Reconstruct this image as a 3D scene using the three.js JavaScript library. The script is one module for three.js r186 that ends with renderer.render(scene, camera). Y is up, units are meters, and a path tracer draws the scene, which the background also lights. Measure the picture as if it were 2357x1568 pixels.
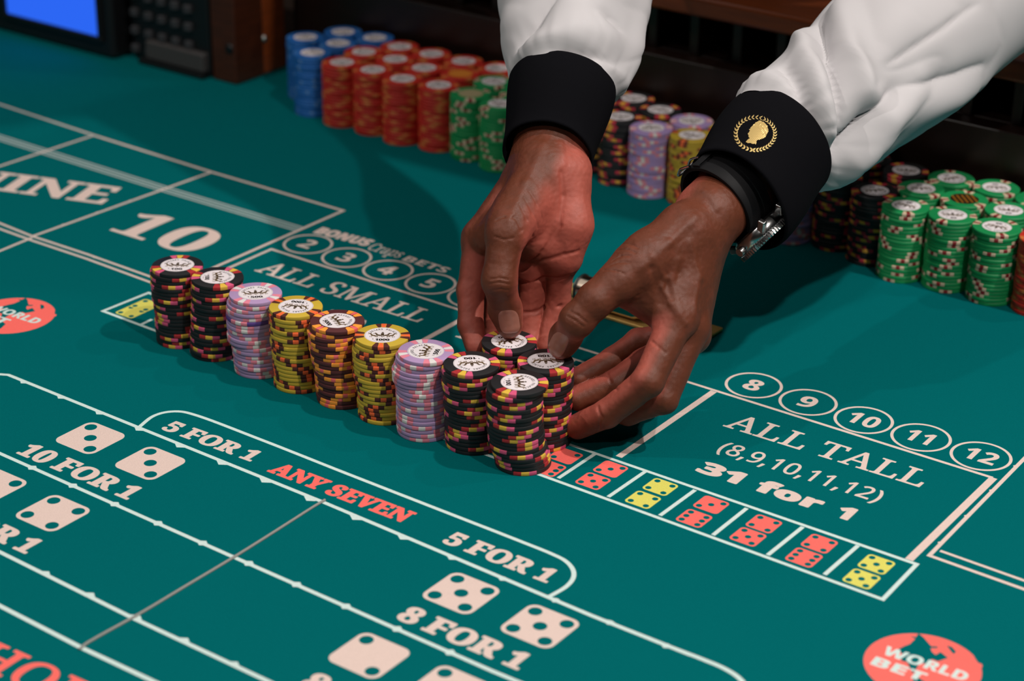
import * as THREE from 'three';
import { mergeGeometries, mergeVertices, toCreasedNormals } from 'three/addons/utils/BufferGeometryUtils.js';
import { RoundedBoxGeometry } from 'three/addons/geometries/RoundedBoxGeometry.js';
import { ImprovedNoise } from 'three/addons/math/ImprovedNoise.js';
import { RectAreaLightUniformsLib } from 'three/addons/lights/RectAreaLightUniformsLib.js';

// ---------------------------------------------------------------- camera, lights, exposure
const scene = new THREE.Scene();
const renderer = new THREE.WebGLRenderer();
renderer.toneMapping = THREE.LinearToneMapping;
renderer.toneMappingExposure = 1.0;
renderer.shadowMap.enabled = true;
RectAreaLightUniformsLib.init();

// The felt is y = 0; the camera was solved from chip diameters, stack heights and the printed grid.
const IMG_W = 2357, IMG_H = 1568, FOCAL = 4737.8, PITCH = 25.28976 * Math.PI / 180, ROLL = 0.75566 * Math.PI / 180, EYE = 0.68057;
const camera = new THREE.PerspectiveCamera(2 * Math.atan(IMG_H / 2 / FOCAL) * 180 / Math.PI, IMG_W / IMG_H, 0.05, 60);
camera.position.set(0, EYE, 0);
camera.rotation.order = 'YXZ';
camera.rotation.set(-PITCH, 0, ROLL);
camera.focus = 1.45;
camera.userData.fStop = 5.6;
scene.add(camera);
scene.background = new THREE.Color(0.004, 0.0035, 0.003);

// direction of a photo pixel, scaled so that its forward part is 1
const CR = Math.cos(ROLL), SR = Math.sin(ROLL), CP = Math.cos(PITCH), SP = Math.sin(PITCH);
function ray(px, py) {
  const a = px - IMG_W / 2, b = py - IMG_H / 2, u = (a * CR + b * SR) / FOCAL, v = (-a * SR + b * CR) / FOCAL;
  return new THREE.Vector3(u, -SP - v * CP, -CP + v * SP);
}
const onPlane = (px, py, y = 0) => { const d = ray(px, py); return d.multiplyScalar((y - EYE) / d.y).add(new THREE.Vector3(0, EYE, 0)); };
const atDepth = (px, py, depth) => ray(px, py).multiplyScalar(depth).add(new THREE.Vector3(0, EYE, 0));

// table axes: u runs along the printed rows, v across them towards the chip bank (millimetres)
const TURN = 35.6 * Math.PI / 180, CT = Math.cos(TURN), ST = Math.sin(TURN);
const uvOf = (p) => [(p.x * CT + (p.z + 1.3) * ST) * 1000, (p.x * ST - (p.z + 1.3) * CT) * 1000];
const uvPx = (px, py, y = 0) => uvOf(onPlane(px, py, y));
const toWorld = (u, v, y = 0) => new THREE.Vector3((u * CT + v * ST) / 1000, y, (u * ST - v * CT) / 1000 - 1.3);

// ---------------------------------------------------------------- helpers
let seed = 20240611;
const rnd = () => { seed = (seed + 0x6d2b79f5) | 0; let t = Math.imul(seed ^ (seed >>> 15), 1 | seed); t = (t + Math.imul(t ^ (t >>> 7), 61 | t)) ^ t; return ((t ^ (t >>> 14)) >>> 0) / 4294967296; };
const noise3 = new ImprovedNoise();
const nz = (x, y, z) => noise3.noise(x, y, z);
const taken = new Map();
const numbered = (name) => { const n = taken.get(name) ?? 0; taken.set(name, n + 1); return n ? `${name}_${String(n).padStart(3, '0')}` : name; };
function shade(o) { o.castShadow = true; o.receiveShadow = true; return o; }
function mesh(name, geometry, material, parent = scene) { const m = shade(new THREE.Mesh(geometry, material)); m.name = parent === scene ? numbered(name) : name; parent.add(m); return m; }
function thing(name, label, category, group) { const g = new THREE.Group(); g.name = numbered(name); g.userData = { label, category }; if (group) g.userData.group = group; scene.add(g); return g; }
function structure(o, label) { o.userData.kind = 'structure'; if (label) o.userData.label = label; return o; }
const std = (color, roughness = 0.7, extra = {}) => new THREE.MeshStandardMaterial({ color, roughness, ...extra });
const lin = (r, g, b) => new THREE.Color().setRGB(r, g, b);
function canvasTexture(w, h, draw, srgb = true) {
  const c = document.createElement('canvas'); c.width = w; c.height = h; draw(c.getContext('2d'), w, h);
  const t = new THREE.CanvasTexture(c); if (srgb) t.colorSpace = THREE.SRGBColorSpace; t.magFilter = THREE.LinearFilter; return t;
}
function noiseTexture(size, fn) {
  const d = new Uint8Array(size * size * 4);
  for (let y = 0; y < size; y++) for (let x = 0; x < size; x++) { const v = fn(x / size, y / size), i = (y * size + x) * 4; const a = Array.isArray(v) ? v : [v, v, v]; d[i] = a[0] * 255; d[i + 1] = a[1] * 255; d[i + 2] = a[2] * 255; d[i + 3] = 255; }
  const t = new THREE.DataTexture(d, size, size); t.magFilter = THREE.LinearFilter; t.wrapS = t.wrapT = THREE.RepeatWrapping; t.needsUpdate = true; return t;
}
// normals with creases; the helper compares corners on a coarse grid, so small things are enlarged for it
const creased = (g, a) => toCreasedNormals(g.clone().scale(4000, 4000, 4000), a).scale(1 / 4000, 1 / 4000, 1 / 4000);
const clamp = (x, a = 0, b = 1) => Math.min(b, Math.max(a, x));
const smooth = (a, b, x) => { const t = clamp((x - a) / (b - a)); return t * t * (3 - 2 * t); };
const mix = (a, b, t) => a + (b - a) * t;

// ---------------------------------------------------------------- the room: dark gaming hall, out of view, with unseen ceiling downlights
const ROOM = { x: 3.4, z0: -4.6, z1: 2.6, floor: -0.78, ceil: 2.05 };
const carpet = std(lin(0.05, 0.016, 0.014), 1), plaster = std(lin(0.5, 0.46, 0.42), 0.9), panel = std(lin(0.09, 0.06, 0.045), 0.6);  // ceiling and walls are out of view, made paler to bounce ambient light
const box = (w, h, d, x, y, z) => new THREE.BoxGeometry(w, h, d).translate(x, y, z);
{
  const cz = (ROOM.z0 + ROOM.z1) / 2, lz = ROOM.z1 - ROOM.z0, ch = ROOM.ceil - ROOM.floor, cy = (ROOM.ceil + ROOM.floor) / 2;
  structure(mesh('floor', box(ROOM.x * 2 + 0.4, 0.1, lz + 0.4, 0, ROOM.floor - 0.05, cz), carpet), 'dark red carpeted floor of the gaming hall');
  structure(mesh('ceiling', box(ROOM.x * 2 + 0.4, 0.1, lz + 0.4, 0, ROOM.ceil + 0.05, cz), plaster), 'unseen pale ceiling of the gaming hall');
  structure(mesh('wall_left', box(0.1, ch, lz, -ROOM.x - 0.05, cy, cz), panel), 'dark panelled wall on the monitor side');
  structure(mesh('wall_right', box(0.1, ch, lz, ROOM.x + 0.05, cy, cz), panel), 'dark panelled wall on the watch side');
  structure(mesh('wall_back', box(ROOM.x * 2, ch, 0.1, 0, cy, ROOM.z0 - 0.05), panel), 'dark panelled wall behind the dealer');
  structure(mesh('wall_front', box(ROOM.x * 2, ch, 0.1, 0, cy, ROOM.z1 + 0.05), panel), 'dark panelled wall behind the camera');
}
const glow = new THREE.MeshStandardMaterial({ color: 0x000000, emissive: lin(1, 0.93, 0.86), emissiveIntensity: 12 });
const trimMetal = std(lin(0.5, 0.5, 0.5), 0.4, { metalness: 0.8 });
// each unseen downlight, placed for the shadows it casts: position, strength and lens size
const UNSEEN_LAMPS = [
  { at: [1.2, -0.92], aim: [0.0, -1.3], power: 8.2, size: 0.024, label: 'unseen ceiling downlight over the watch side of the table' },
  { at: [1.62, -1.75], aim: [-0.2, -1.6], power: 2.2, size: 0.03, label: 'unseen ceiling downlight over the end of the chip bank' },
  { at: [0.8, -0.14], aim: [0.0, -1.3], power: 6.2, size: 0.024, label: 'unseen ceiling downlight above the near rail' },
  { at: [-0.45, 0.85], aim: [-0.1, -1.35], power: 1.6, size: 0.03, label: 'unseen ceiling downlight behind the near rail' },
  { at: [-1.45, -0.75], aim: [-0.3, -1.5], power: 4.4, size: 0.026, label: 'unseen ceiling downlight over the monitor side of the table' },
];
for (const l of UNSEEN_LAMPS) {
  const g = thing('unseen_downlight', l.label, 'downlight', 'unseen ceiling downlights');
  g.position.set(l.at[0], ROOM.ceil, l.at[1]);
  mesh('trim_ring', new THREE.TorusGeometry(0.062, 0.008, 10, 40).rotateX(Math.PI / 2).translate(0, -0.002, 0), trimMetal, g);
  mesh('housing', new THREE.CylinderGeometry(0.06, 0.06, 0.012, 32).translate(0, -0.002, 0), std(lin(0.02, 0.02, 0.02), 0.6), g);
  mesh('lens', new THREE.CylinderGeometry(0.045, 0.045, 0.006, 32).translate(0, -0.011, 0), glow, g);
  const s = new THREE.SpotLight(lin(1, 0.93, 0.87), l.power, 0, 0.72, 0.6, 2);
  s.name = 'unseen_downlight_beam'; s.position.set(l.at[0], ROOM.ceil - 0.03, l.at[1]);
  s.target.position.set(l.aim[0], 0, l.aim[1]); s.target.name = 'beam_target';
  s.castShadow = true; s.shadow.radius = l.size / 0.02; s.shadow.mapSize.set(2048, 2048);
  scene.add(s, s.target);
}
{   // added broad dim ceiling panel, fill light that lifts the shadows
  const g = thing('added_ceiling_panel', 'added broad dim fill panel in the ceiling above the table', 'fill light panel'), w = 2.6;
  g.position.set(-0.9, ROOM.ceil, -1.6);
  mesh('frame', new RoundedBoxGeometry(w + 0.08, 0.02, w + 0.08, 2, 0.005).translate(0, -0.005, 0), trimMetal, g);
  mesh('fill_diffuser', new THREE.BoxGeometry(w, 0.01, w).translate(0, -0.013, 0), new THREE.MeshStandardMaterial({ color: 0x000000, emissive: lin(1, 0.95, 0.9), emissiveIntensity: 0.08 }), g);
  const a = new THREE.RectAreaLight(lin(1, 0.95, 0.9), 0.42, w, w); a.name = 'fill_panel_light'; a.position.set(-0.9, ROOM.ceil - 0.022, -1.6); a.rotation.x = -Math.PI / 2; scene.add(a);
}

// ---------------------------------------------------------------- craps table: cloth with its printed layout
const FELT = '#006265', WHITE = '#cfe2de', BEIGE = '#e0c9c0', RED = '#ff7068', YELLOW = '#dcd668', GREYWHITE = '#a9b5b2';
const CAP = 0.714;   // capital height of the fonts, in ems
// the layout is drawn in table millimetres (u to the right, v up), whatever the tile it lands on
function drawLayout(ctx) {
  const line = (pts, width, color, closed) => {
    ctx.strokeStyle = color; ctx.lineWidth = width; ctx.lineJoin = 'miter'; ctx.lineCap = 'butt'; ctx.beginPath();
    pts.forEach((p, i) => (i ? ctx.lineTo(p[0], p[1]) : ctx.moveTo(p[0], p[1]))); if (closed) ctx.closePath(); ctx.stroke();
  };
  const px = (list) => list.map(([x, y]) => uvPx(x, y));
  const curve = (list, width, color) => {
    const c = new THREE.CatmullRomCurve3(px(list).map(([u, v]) => new THREE.Vector3(u, v, 0)), false, 'centripetal');
    line(c.getPoints(120).map((p) => [p.x, p.y]), width, color);
  };
  const nubs = (a, b, first, step, color, size, side) => {   // the little stitched points along the lines
    const A = uvPx(...a), B = uvPx(...b), L = Math.hypot(B[0] - A[0], B[1] - A[1]), dx = (B[0] - A[0]) / L, dy = (B[1] - A[1]) / L;
    ctx.fillStyle = color;
    for (let s = first; s < L; s += step) {
      const x = A[0] + dx * s, y = A[1] + dy * s;
      ctx.beginPath(); ctx.moveTo(x - dx * size * 1.5, y - dy * size * 1.5);
      ctx.lineTo(x + dy * size * side[1], y - dx * size * side[1]); ctx.lineTo(x + dx * size * 1.5, y + dy * size * 1.5); ctx.lineTo(x - dy * size * side[0], y + dx * size * side[0]);
      ctx.fill();
    }
  };
  const text = (s, u0, v0, u1, v1, cap, color, font, weight = 0) => {
    ctx.save(); ctx.font = `${font.replace('$', 100)}`; const w = ctx.measureText(s).width, L = Math.hypot(u1 - u0, v1 - v0);
    ctx.translate(u0, v0); ctx.rotate(Math.atan2(v1 - v0, u1 - u0)); ctx.scale(L / w, -cap / (CAP * 100));
    ctx.fillStyle = color; ctx.textBaseline = 'alphabetic'; ctx.fillText(s, 0, 0);
    if (weight) { ctx.strokeStyle = color; ctx.lineWidth = weight; ctx.lineJoin = 'round'; ctx.strokeText(s, 0, 0); }
    ctx.restore();
  };
  const SB = 'bold $px serif', SR_ = '$px serif', NB = 'bold $px sans-serif', NR = '$px sans-serif';
  const pipSpots = { 2: [[-1, 1], [1, -1]], '2b': [[-1, -1], [1, 1]], 3: [[-1, 1], [0, 0], [1, -1]], '3b': [[-1, -1], [0, 0], [1, 1]], 4: [[-1, -1], [1, -1], [-1, 1], [1, 1]], 5: [[-1, -1], [1, -1], [0, 0], [-1, 1], [1, 1]], 6: [[-1, -1], [1, -1], [-1, 0], [1, 0], [-1, 1], [1, 1]] };
  const die = (u, v, w, h, n, color, pip, corner) => {
    ctx.fillStyle = color; ctx.beginPath(); ctx.roundRect(u - w / 2, v - h / 2, w, h, corner); ctx.fill();
    ctx.fillStyle = FELT;
    for (const [a, b] of pipSpots[n]) { ctx.beginPath(); ctx.arc(u + a * w * 0.31, v + b * h * 0.31, pip, 0, 7); ctx.fill(); }
  };
  const diePx = (x, y, n) => { const [u, v] = uvPx(x, y); die(u, v, 37.5, 37, n, BEIGE, 4.4, 6.5); };
  const hopDie = (x, y, n, color) => { const [u, v] = uvPx(x, y); die(u, v, 19.2, 18.6, n, color, 2.1, 3); };

  // odds lines, proposition rows
  line(px([[-60, 858], [19, 863], [744, 1156], [1361, 1417], [1590, 1508]]), 3.3, WHITE);
  curve([[1560, 1496], [1620, 1519], [1665, 1538], [1700, 1560], [1722, 1590], [1730, 1640]], 3.3, WHITE);
  line(px([[-60, 1016], [0, 1044], [532, 1280], [1133, 1545], [1290, 1610]]), 3.2, WHITE);
  line(px([[-40, 1252], [0, 1271], [300, 1420], [680, 1598]]), 3.2, WHITE);
  line(px([[-40, 1374], [0, 1395], [185, 1490], [420, 1600]]), 3.4, WHITE);
  nubs([19, 863], [1590, 1508], 18, 40.3, WHITE, 3.6, [0.5, 1.0]);
  nubs([0, 1044], [1133, 1545], 33, 40.3, WHITE, 3.4, [1, 1]);
  nubs([0, 1271], [600, 1560], 42, 40.3, WHITE, 3.4, [1, 0.6]);
  // any seven
  curve([[318, 985], [353, 958], [382, 949], [415, 947.5], [448, 955], [600, 1012], [800, 1091], [1000, 1169], [1200, 1247], [1273, 1276.5], [1301, 1291], [1318, 1310], [1320, 1329], [1305, 1349], [1262, 1375]], 3.1, WHITE);
  text('5 FOR 1', -194, -154.5, -110, -151.8, 14.2, BEIGE, SB, 7);
  text('ANY SEVEN', -92, -155, 24.5, -153.6, 14.4, RED, SB, 8);
  text('5 FOR 1', 59, -157.6, 142, -157.3, 15.2, BEIGE, SB, 7);
  // hardways
  diePx(208, 1008.4, 3); diePx(346, 1066, 3); text('10 FOR 1', -249, -240, -139, -240, 16.2, BEIGE, SB, 7);
  diePx(-22, 1117, 4); diePx(121.7, 1181, 4); text('10 FOR 1', -250, -327.5, -140.5, -327.3, 16.5, BEIGE, SB, 7);
  diePx(1061.5, 1365.5, 5); diePx(1243, 1441.6, 5); text('8 FOR 1', 91, -244.6, 183, -244.6, 16.2, BEIGE, SB, 7);
  diePx(850, 1509, 2); diePx(1033, 1587, 2); text('8 FOR 1', 91, -332.5, 183, -332.5, 16.2, BEIGE, SB, 7);
  { const a = uvPx(-86, 1518), b = uvPx(262, 1678); text('HORN', a[0], a[1], b[0], b[1], 24, RED, SR_, 3.5); }
  // hop bet strip with its little dice
  line(px([[237, 716], [1240, 1092], [2032, 1380], [2110, 1299], [1316, 1025], [342, 674]]), 3.0, WHITE, true);
  for (const [a, b] of [[[321, 749], [350, 735]], [[1285, 1101], [1371, 1044]], [[1400, 1144], [1486, 1085]], [[1519, 1187], [1600, 1128]], [[1641, 1232], [1719, 1170]], [[1767, 1278], [1848, 1213]], [[1898, 1323], [1975, 1256]]]) line(px([a, b]), 3.0, WHITE);
  hopDie(1302, 1050, '2b', RED); hopDie(1263, 1078, 6, RED); hopDie(1405.5, 1080, '3b', RED); hopDie(1365, 1107.6, 5, RED); hopDie(1520, 1121, 4, YELLOW); hopDie(1480, 1150.5, 4, YELLOW);
  hopDie(1637, 1162, '3b', RED); hopDie(1597.7, 1193.4, 6, RED); hopDie(1758.4, 1206, 4, RED); hopDie(1721.7, 1236, 5, RED); hopDie(1886, 1251.6, 4, RED); hopDie(1850.5, 1283.6, 6, RED); hopDie(2017.4, 1299.3, 5, YELLOW); hopDie(1983, 1332.7, 5, YELLOW);
  hopDie(302, 718, 4, YELLOW); hopDie(335, 703, 4, YELLOW);
  // the three bonus boxes
  line(px([[1424, 1052], [1643, 901]]), 5.2, BEIGE);
  line(px([[623, 573], [1050, 711], [1362, 810], [1560, 872], [2285, 1100]]), 3.0, BEIGE);
  line(px([[2287, 1100], [2092, 1289]]), 5.6, BEIGE);
  line([uvPx(626, 573), [-354, 6]], 3.0, BEIGE); line([[-136.5, 136], [-136.5, 4]], 5, BEIGE);
  text('ALL TALL', 121.5, 90.2, 274.5, 93.6, 23.5, BEIGE, SR_, 2); text('ALL SMALL', -332, 94.6, -159.5, 96.4, 23.5, BEIGE, SR_, 2); text("MAKE 'EM ALL", -122, 93.5, 73, 93.5, 23.5, BEIGE, SR_, 2);
  text('(8,9,10,11,12)', 136, 54.6, 260, 57.2, 16.6, BEIGE, NR, 2.5); text('(2,3,4,5,6)', -300, 56.5, -190, 57.5, 16.6, BEIGE, NR, 2.5); text('176 for 1', -90, 55, 40, 55, 16.6, BEIGE, NB, 4);
  for (const [d, v] of [[0, 21.8], [-442, 22.2]]) { text('31', 140 + d, v, 176 + d, v + 0.9, 15.6, BEIGE, NB, 8); text('for', 185 + d, v + 1.2, 232 + d, v + 2.3, 15.6, BEIGE, NB, 8); text('1', 244 + d, v + 2.6, 258 + d, v + 3, 15.6, BEIGE, NB, 8); }
  const ring = (x, y, s, w) => { const [u, v] = uvPx(x, y); ctx.strokeStyle = BEIGE; ctx.lineWidth = 2.3; ctx.beginPath(); ctx.arc(u, v, 20.4, 0, 7); ctx.stroke(); text(s, u - w / 2, v - 8.6, u + w / 2, v - 8.2, 17.4, BEIGE, NB, 1.5); };
  ring(709, 562, '2', 14); ring(798, 593, '3', 14); ring(893, 622, '4', 14.5); ring(991, 653, '5', 14); ring(1090, 684, '6', 14);
  ring(1735, 887, '8', 14.5); ring(1860, 926, '9', 14.5); ring(1988, 967, '10', 25); ring(2120, 1007, '11', 23); ring(2258, 1050, '12', 25);
  text('BONUS', -349, 187.5, -292, 191.5, 13.5, BEIGE, NB, 10); text('Craps', -289, 187, -254, 188, 15, BEIGE, SR_, 1); text('BETS', -251, 186.5, -203, 186.5, 10.5, BEIGE, NB, 1);
  // place-bet boxes beyond the chip row
  line(px([[-120, 204], [0, 240], [215, 311], [487, 396], [790, 485], [476, 623]]), 3.3, BEIGE);
  for (const o of [-4.6, 0, 4.6]) line(px([[-120, 278], [0, 317], [375, 434], [688, 527]]).map(([u, v]) => [u, v + o]), 2.6, GREYWHITE);
  line(px([[217, 311], [-60, 402]]), 3, BEIGE); line(px([[487, 396], [72, 545]]), 3, BEIGE);
  line(px([[-60, 492], [0, 514], [72, 543], [200, 585], [352, 639]]), 2.8, BEIGE); line(px([[-60, 506], [0, 527], [72, 553], [200, 596], [352, 652]]), 2.8, BEIGE); line(px([[74, 547], [-40, 594]]), 3, BEIGE);
  nubs([487, 396], [85, 540], 60, 38, BEIGE, 2.4, [0.4, 1]); nubs([72, 543], [352, 639], 40, 38, BEIGE, 2.4, [1, 0.4]);
  text('NINE', -689, 74, -540, 124, 41, BEIGE, SB, 3); text('10', -500, 84, -396, 86, 52, BEIGE, SB, 1);
  text('4', -800, 84, -745, 86, 52, BEIGE, SB, 1);
  // the neighbouring boxes past the bonus bets
  line(px([[2420, 992], [2139, 1279], [2440, 1386]]), 3.0, BEIGE); line(px([[2164, 1268], [2440, 1366]]), 2.6, BEIGE);
  nubs([2400, 1013], [2139, 1279], 48, 42, BEIGE, 2.6, [0, 1]);
  // the two globes of the world bet
  const globe = (du, dv) => {
    ctx.save(); ctx.translate(du, dv);
    ctx.fillStyle = RED; ctx.beginPath(); ctx.arc(0, 0, 34, 0, 7); ctx.fill();
    const at = (x, y) => { const [u, v] = uvPx(1960 + x / 5.937, 1400 + y / 5.937); return [u - 368.6, v + 100]; };
    const land = (list) => { ctx.beginPath(); list.forEach((p, i) => { const q = at(...p); i ? ctx.lineTo(...q) : ctx.moveTo(...q); }); ctx.fill(); };
    ctx.fillStyle = FELT;
    land([[915, 345], [985, 400], [1040, 465], [1090, 520], [1180, 525], [1170, 548], [1080, 550], [1100, 600], [1150, 640], [1215, 600], [1270, 640], [1320, 680], [1240, 710], [1180, 730], [1100, 700], [1010, 760], [930, 760], [840, 900], [760, 740], [690, 725], [670, 690], [700, 640], [640, 560], [720, 520], [800, 490], [870, 420], [800, 385], [880, 395]]);
    land([[1300, 510], [1370, 530], [1430, 595], [1400, 630], [1365, 600]]);
    land([[1690, 690], [1620, 560], [1700, 540], [1840, 660], [1800, 760], [1740, 765]]);   // bay in the rim above the beak
    land([[830, 960], [900, 940], [1010, 1010], [1000, 1120], [900, 1180], [860, 1060]]);
    ctx.fillStyle = RED; land([[1700, 740], [1780, 765], [1790, 800], [1740, 850], [1690, 900]]);
    text('WORLD', -25, -2.6, 27, 0.4, 9.2, WHITE, NB, 3.5); text('BET', -27, -16.5, 7, -14.6, 9, WHITE, NB, 3.5);
    ctx.restore();
  };
  globe(368.6, -100);
  { const [u, v] = uvPx(127.7, 728); globe(u - 28.3, v - 20); }
}
const table = thing('craps_table', 'craps table with teal printed cloth and dark wooden chip bank wall', 'craps table');
{
  // fibre grain of the cloth: fine speckle plus soft blotches, the same everywhere
  const grain = noiseTexture(512, (x, y) => 0.5 + 0.22 * nz(x * 96, y * 96, 3.1) + 0.3 * (rnd() - 0.5));
  grain.repeat.set(1, 1);
  const tiles = [[-0.41, 0, -1.38, -0.97], [0, 0.41, -1.38, -0.97], [-0.512, 0, -1.892, -1.38], [0, 0.512, -1.892, -1.38], [-1.4, 0.5, -3.2, -1.892], [-1.6, -0.512, -1.892, -1.38], [0.512, 1.5, -1.892, -1.38], [-1.6, -0.41, -1.38, -0.3], [0.41, 1.5, -1.38, -0.3], [-0.41, 0.41, -0.97, -0.3], [0.5, 1.5, -3.2, -1.892]];
  const clip = (poly, f) => poly.flatMap((p, i) => { const q = poly[(i + 1) % poly.length], a = f(p), b = f(q), out = a >= 0 ? [p] : []; if ((a >= 0) !== (b >= 0)) { const t = a / (a - b); out.push([mix(p[0], q[0], t), mix(p[1], q[1], t)]); } return out; });
  const position = [], normal = [], uv = [], index = [], materials = []; const geo = new THREE.BufferGeometry();
  tiles.forEach(([x0, x1, z0, z1], n) => {
    const printed = n < 5, size = n < 4 ? 2048 : n === 4 ? 1400 : 0;
    let poly = [[x0, z0], [x1, z0], [x1, z1], [x0, z1]];
    const V = (p) => p[0] * ST - (p[1] + 1.3) * CT, U = (p) => p[0] * CT + (p[1] + 1.3) * ST;
    for (const f of [(p) => 0.531 - V(p), (p) => V(p) + 0.74, (p) => U(p) + 1.35, (p) => 0.95 - U(p)]) poly = clip(poly, f);
    if (poly.length < 3) return;
    const first = position.length / 3, from = index.length;
    for (const [x, z] of poly) { position.push(x, 0, z); normal.push(0, 1, 0); uv.push((x - x0) / (x1 - x0), 1 - (z - z0) / (z1 - z0)); }
    for (let i = 2; i < poly.length; i++) index.push(first, first + i, first + i - 1);
    const bump = grain.clone(); bump.repeat.set((x1 - x0) / 0.12, (z1 - z0) / 0.12);
    const m = new THREE.MeshPhysicalMaterial({ color: 0xffffff, roughness: 1, specularIntensity: 0.05, bumpMap: bump, bumpScale: 0.0004 });
    if (printed) {
      m.map = canvasTexture(size, size, (ctx, w, h) => {
        ctx.fillStyle = FELT; ctx.fillRect(0, 0, w, h);
        const kx = w / (x1 - x0) / 1000, kz = h / (z1 - z0) / 1000;
        // (u, v) mm -> tile pixels
        ctx.setTransform(CT * kx, ST * kz, ST * kx, -CT * kz, -x0 * 1000 * kx, (-1300 - z0 * 1000) * kz);
        drawLayout(ctx);
        ctx.setTransform(1, 0, 0, 1, 0, 0);
        const im = ctx.getImageData(0, 0, w, h), d = im.data;
        for (let y = 0, i = 0; y < h; y++) for (let x = 0; x < w; x++, i += 4) {
          const k = 1 + 0.09 * (rnd() - 0.5) + 0.05 * (((x * 7 + y * 3) % 11) / 11 - 0.5);
          d[i] *= k; d[i + 1] *= k; d[i + 2] *= k;
        }
        ctx.putImageData(im, 0, 0);
      });
    } else m.color.set(FELT);
    geo.addGroup(from, index.length - from, materials.length); materials.push(m);
  });
  geo.setAttribute('position', new THREE.Float32BufferAttribute(position, 3)); geo.setAttribute('normal', new THREE.Float32BufferAttribute(normal, 3)); geo.setAttribute('uv', new THREE.Float32BufferAttribute(uv, 2)); geo.setIndex(index);
  mesh('cloth', geo, materials, table).userData.label = 'teal craps layout cloth with white, beige, red and yellow print';
}
// wood with grain running along u
const woodMap = (a, b, stretch) => { const t = noiseTexture(512, (x, y) => { const n = 0.5 + 0.5 * nz(x * 6 * stretch + nz(x * 3, y * 20, 1) * 0.6, y * 60, 2.2), f = 0.5 + 0.5 * nz(x * 20, y * 220, 7.7), k = clamp(0.6 * n + 0.4 * f); return [mix(a[0], b[0], k), mix(a[1], b[1], k), mix(a[2], b[2], k)]; }); t.colorSpace = THREE.SRGBColorSpace; return t; };
const darkWood = std(0xffffff, 0.38, { map: woodMap([0.06, 0.027, 0.017], [0.115, 0.05, 0.03], 0.4) });
const railWood = std(0xffffff, 0.3, { map: woodMap([0.3, 0.13, 0.05], [0.48, 0.23, 0.1], 0.4) });
// a box in table axes: u0..u1, v0..v1 (mm), y0..y1 (m)
function tableBox(u0, u1, v0, v1, y0, y1, bevel = 0.0015) {
  const w = (u1 - u0) / 1000, d = (v1 - v0) / 1000, g = new RoundedBoxGeometry(w, y1 - y0, d, 2, Math.min(bevel, w / 3, d / 3, (y1 - y0) / 3)), c = toWorld((u0 + u1) / 2, (v0 + v1) / 2, (y0 + y1) / 2);
  const p = g.attributes.position, n = g.attributes.normal, uv = g.attributes.uv;
  for (let i = 0; i < p.count; i++) { const up = Math.abs(n.getY(i)) > 0.7, side = Math.abs(n.getX(i)) > 0.7; uv.setXY(i, (side ? p.getZ(i) : p.getX(i)) / 0.35, (up ? p.getZ(i) : p.getY(i)) / 0.35); }
  return g.rotateY(-TURN).translate(c.x, c.y, c.z);
}
{
  mesh('table_base', tableBox(-1350, 950, -740, 700, -0.09, -0.002, 0.004), darkWood, table);
  for (const [u, v] of [[-1200, -600], [800, -600], [-1200, 560], [800, 560]]) mesh('table_leg', tableBox(u - 60, u + 60, v - 60, v + 60, ROOM.floor, -0.08, 0.01), darkWood, table);
  mesh('bank_wall', tableBox(-672, 950, 532, 556, 0, 0.1), darkWood, table);
  mesh('cubby_back', tableBox(-672, 950, 640, 656, 0, 0.147), darkWood, table);
  mesh('cubby_floor', tableBox(-672, 950, 556, 640, 0.088, 0.1), darkWood, table);
  for (let u = -651; u < 940; u += 46) mesh('cubby_divider', tableBox(u - 5, u + 5, 552, 640, 0.1, 0.147), darkWood, table);
  mesh('ledge', tableBox(-672, 950, 526, 690, 0.1455, 0.1645, 0.004), railWood, table).userData.label = 'reddish brown wooden ledge above the dark cubbies';
  mesh('near_rail', tableBox(-1350, 950, -800, -740, -0.09, 0.1, 0.012), railWood, table);
  // grey cord sewn across the proposition rows
  const cord = new THREE.CatmullRomCurve3([[748, 1151], [720, 1168], [648, 1214], [540, 1282], [420, 1354], [320, 1414], [226, 1466], [196, 1484], [182, 1496]].map(([x, y]) => onPlane(x, y, 0.0005)));
  mesh('seam_cord', new THREE.TubeGeometry(cord, 160, 0.00095, 8), std(lin(0.3, 0.29, 0.27), 0.85), table).userData.label = 'thin grey cord across the proposition rows';
}

// ---------------------------------------------------------------- chips
const CHIP_R = 0.0195, CHIP_T = 0.0031, STACK = 20;
const clay = (r, g, b, rough = 0.55) => std(lin(r, g, b), rough);
const CLAY = {
  black: clay(0.012, 0.012, 0.014), pink: clay(0.72, 0.1, 0.22), gold: clay(0.8, 0.5, 0.06), crimson: clay(0.42, 0.025, 0.03),
  lilac: clay(0.45, 0.3, 0.53), rose: clay(0.8, 0.24, 0.32), chalk: clay(0.78, 0.74, 0.72), violet: clay(0.1, 0.05, 0.25),
  mustard: clay(0.62, 0.43, 0.04), cocoa: clay(0.09, 0.02, 0.016), orange: clay(0.95, 0.15, 0.04),
  maroon: clay(0.1, 0.022, 0.024), amber: clay(1.0, 0.36, 0.045), coral: clay(0.85, 0.14, 0.15),
};
const DEG = Math.PI / 180;
// round-edged disc of a chip, standing on y = 0
function chipBody() {
  const r = CHIP_R, t = CHIP_T, e = 0.00055, pts = [[0, 0], [r - e, 0], [r - e * 0.3, e * 0.3], [r, e], [r, t - e], [r - e * 0.3, t - e * 0.3], [r - e, t], [0, t]].map(([x, y]) => new THREE.Vector2(x, y));
  return creased(new THREE.LatheGeometry(pts, 56), 0.7);
}
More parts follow.
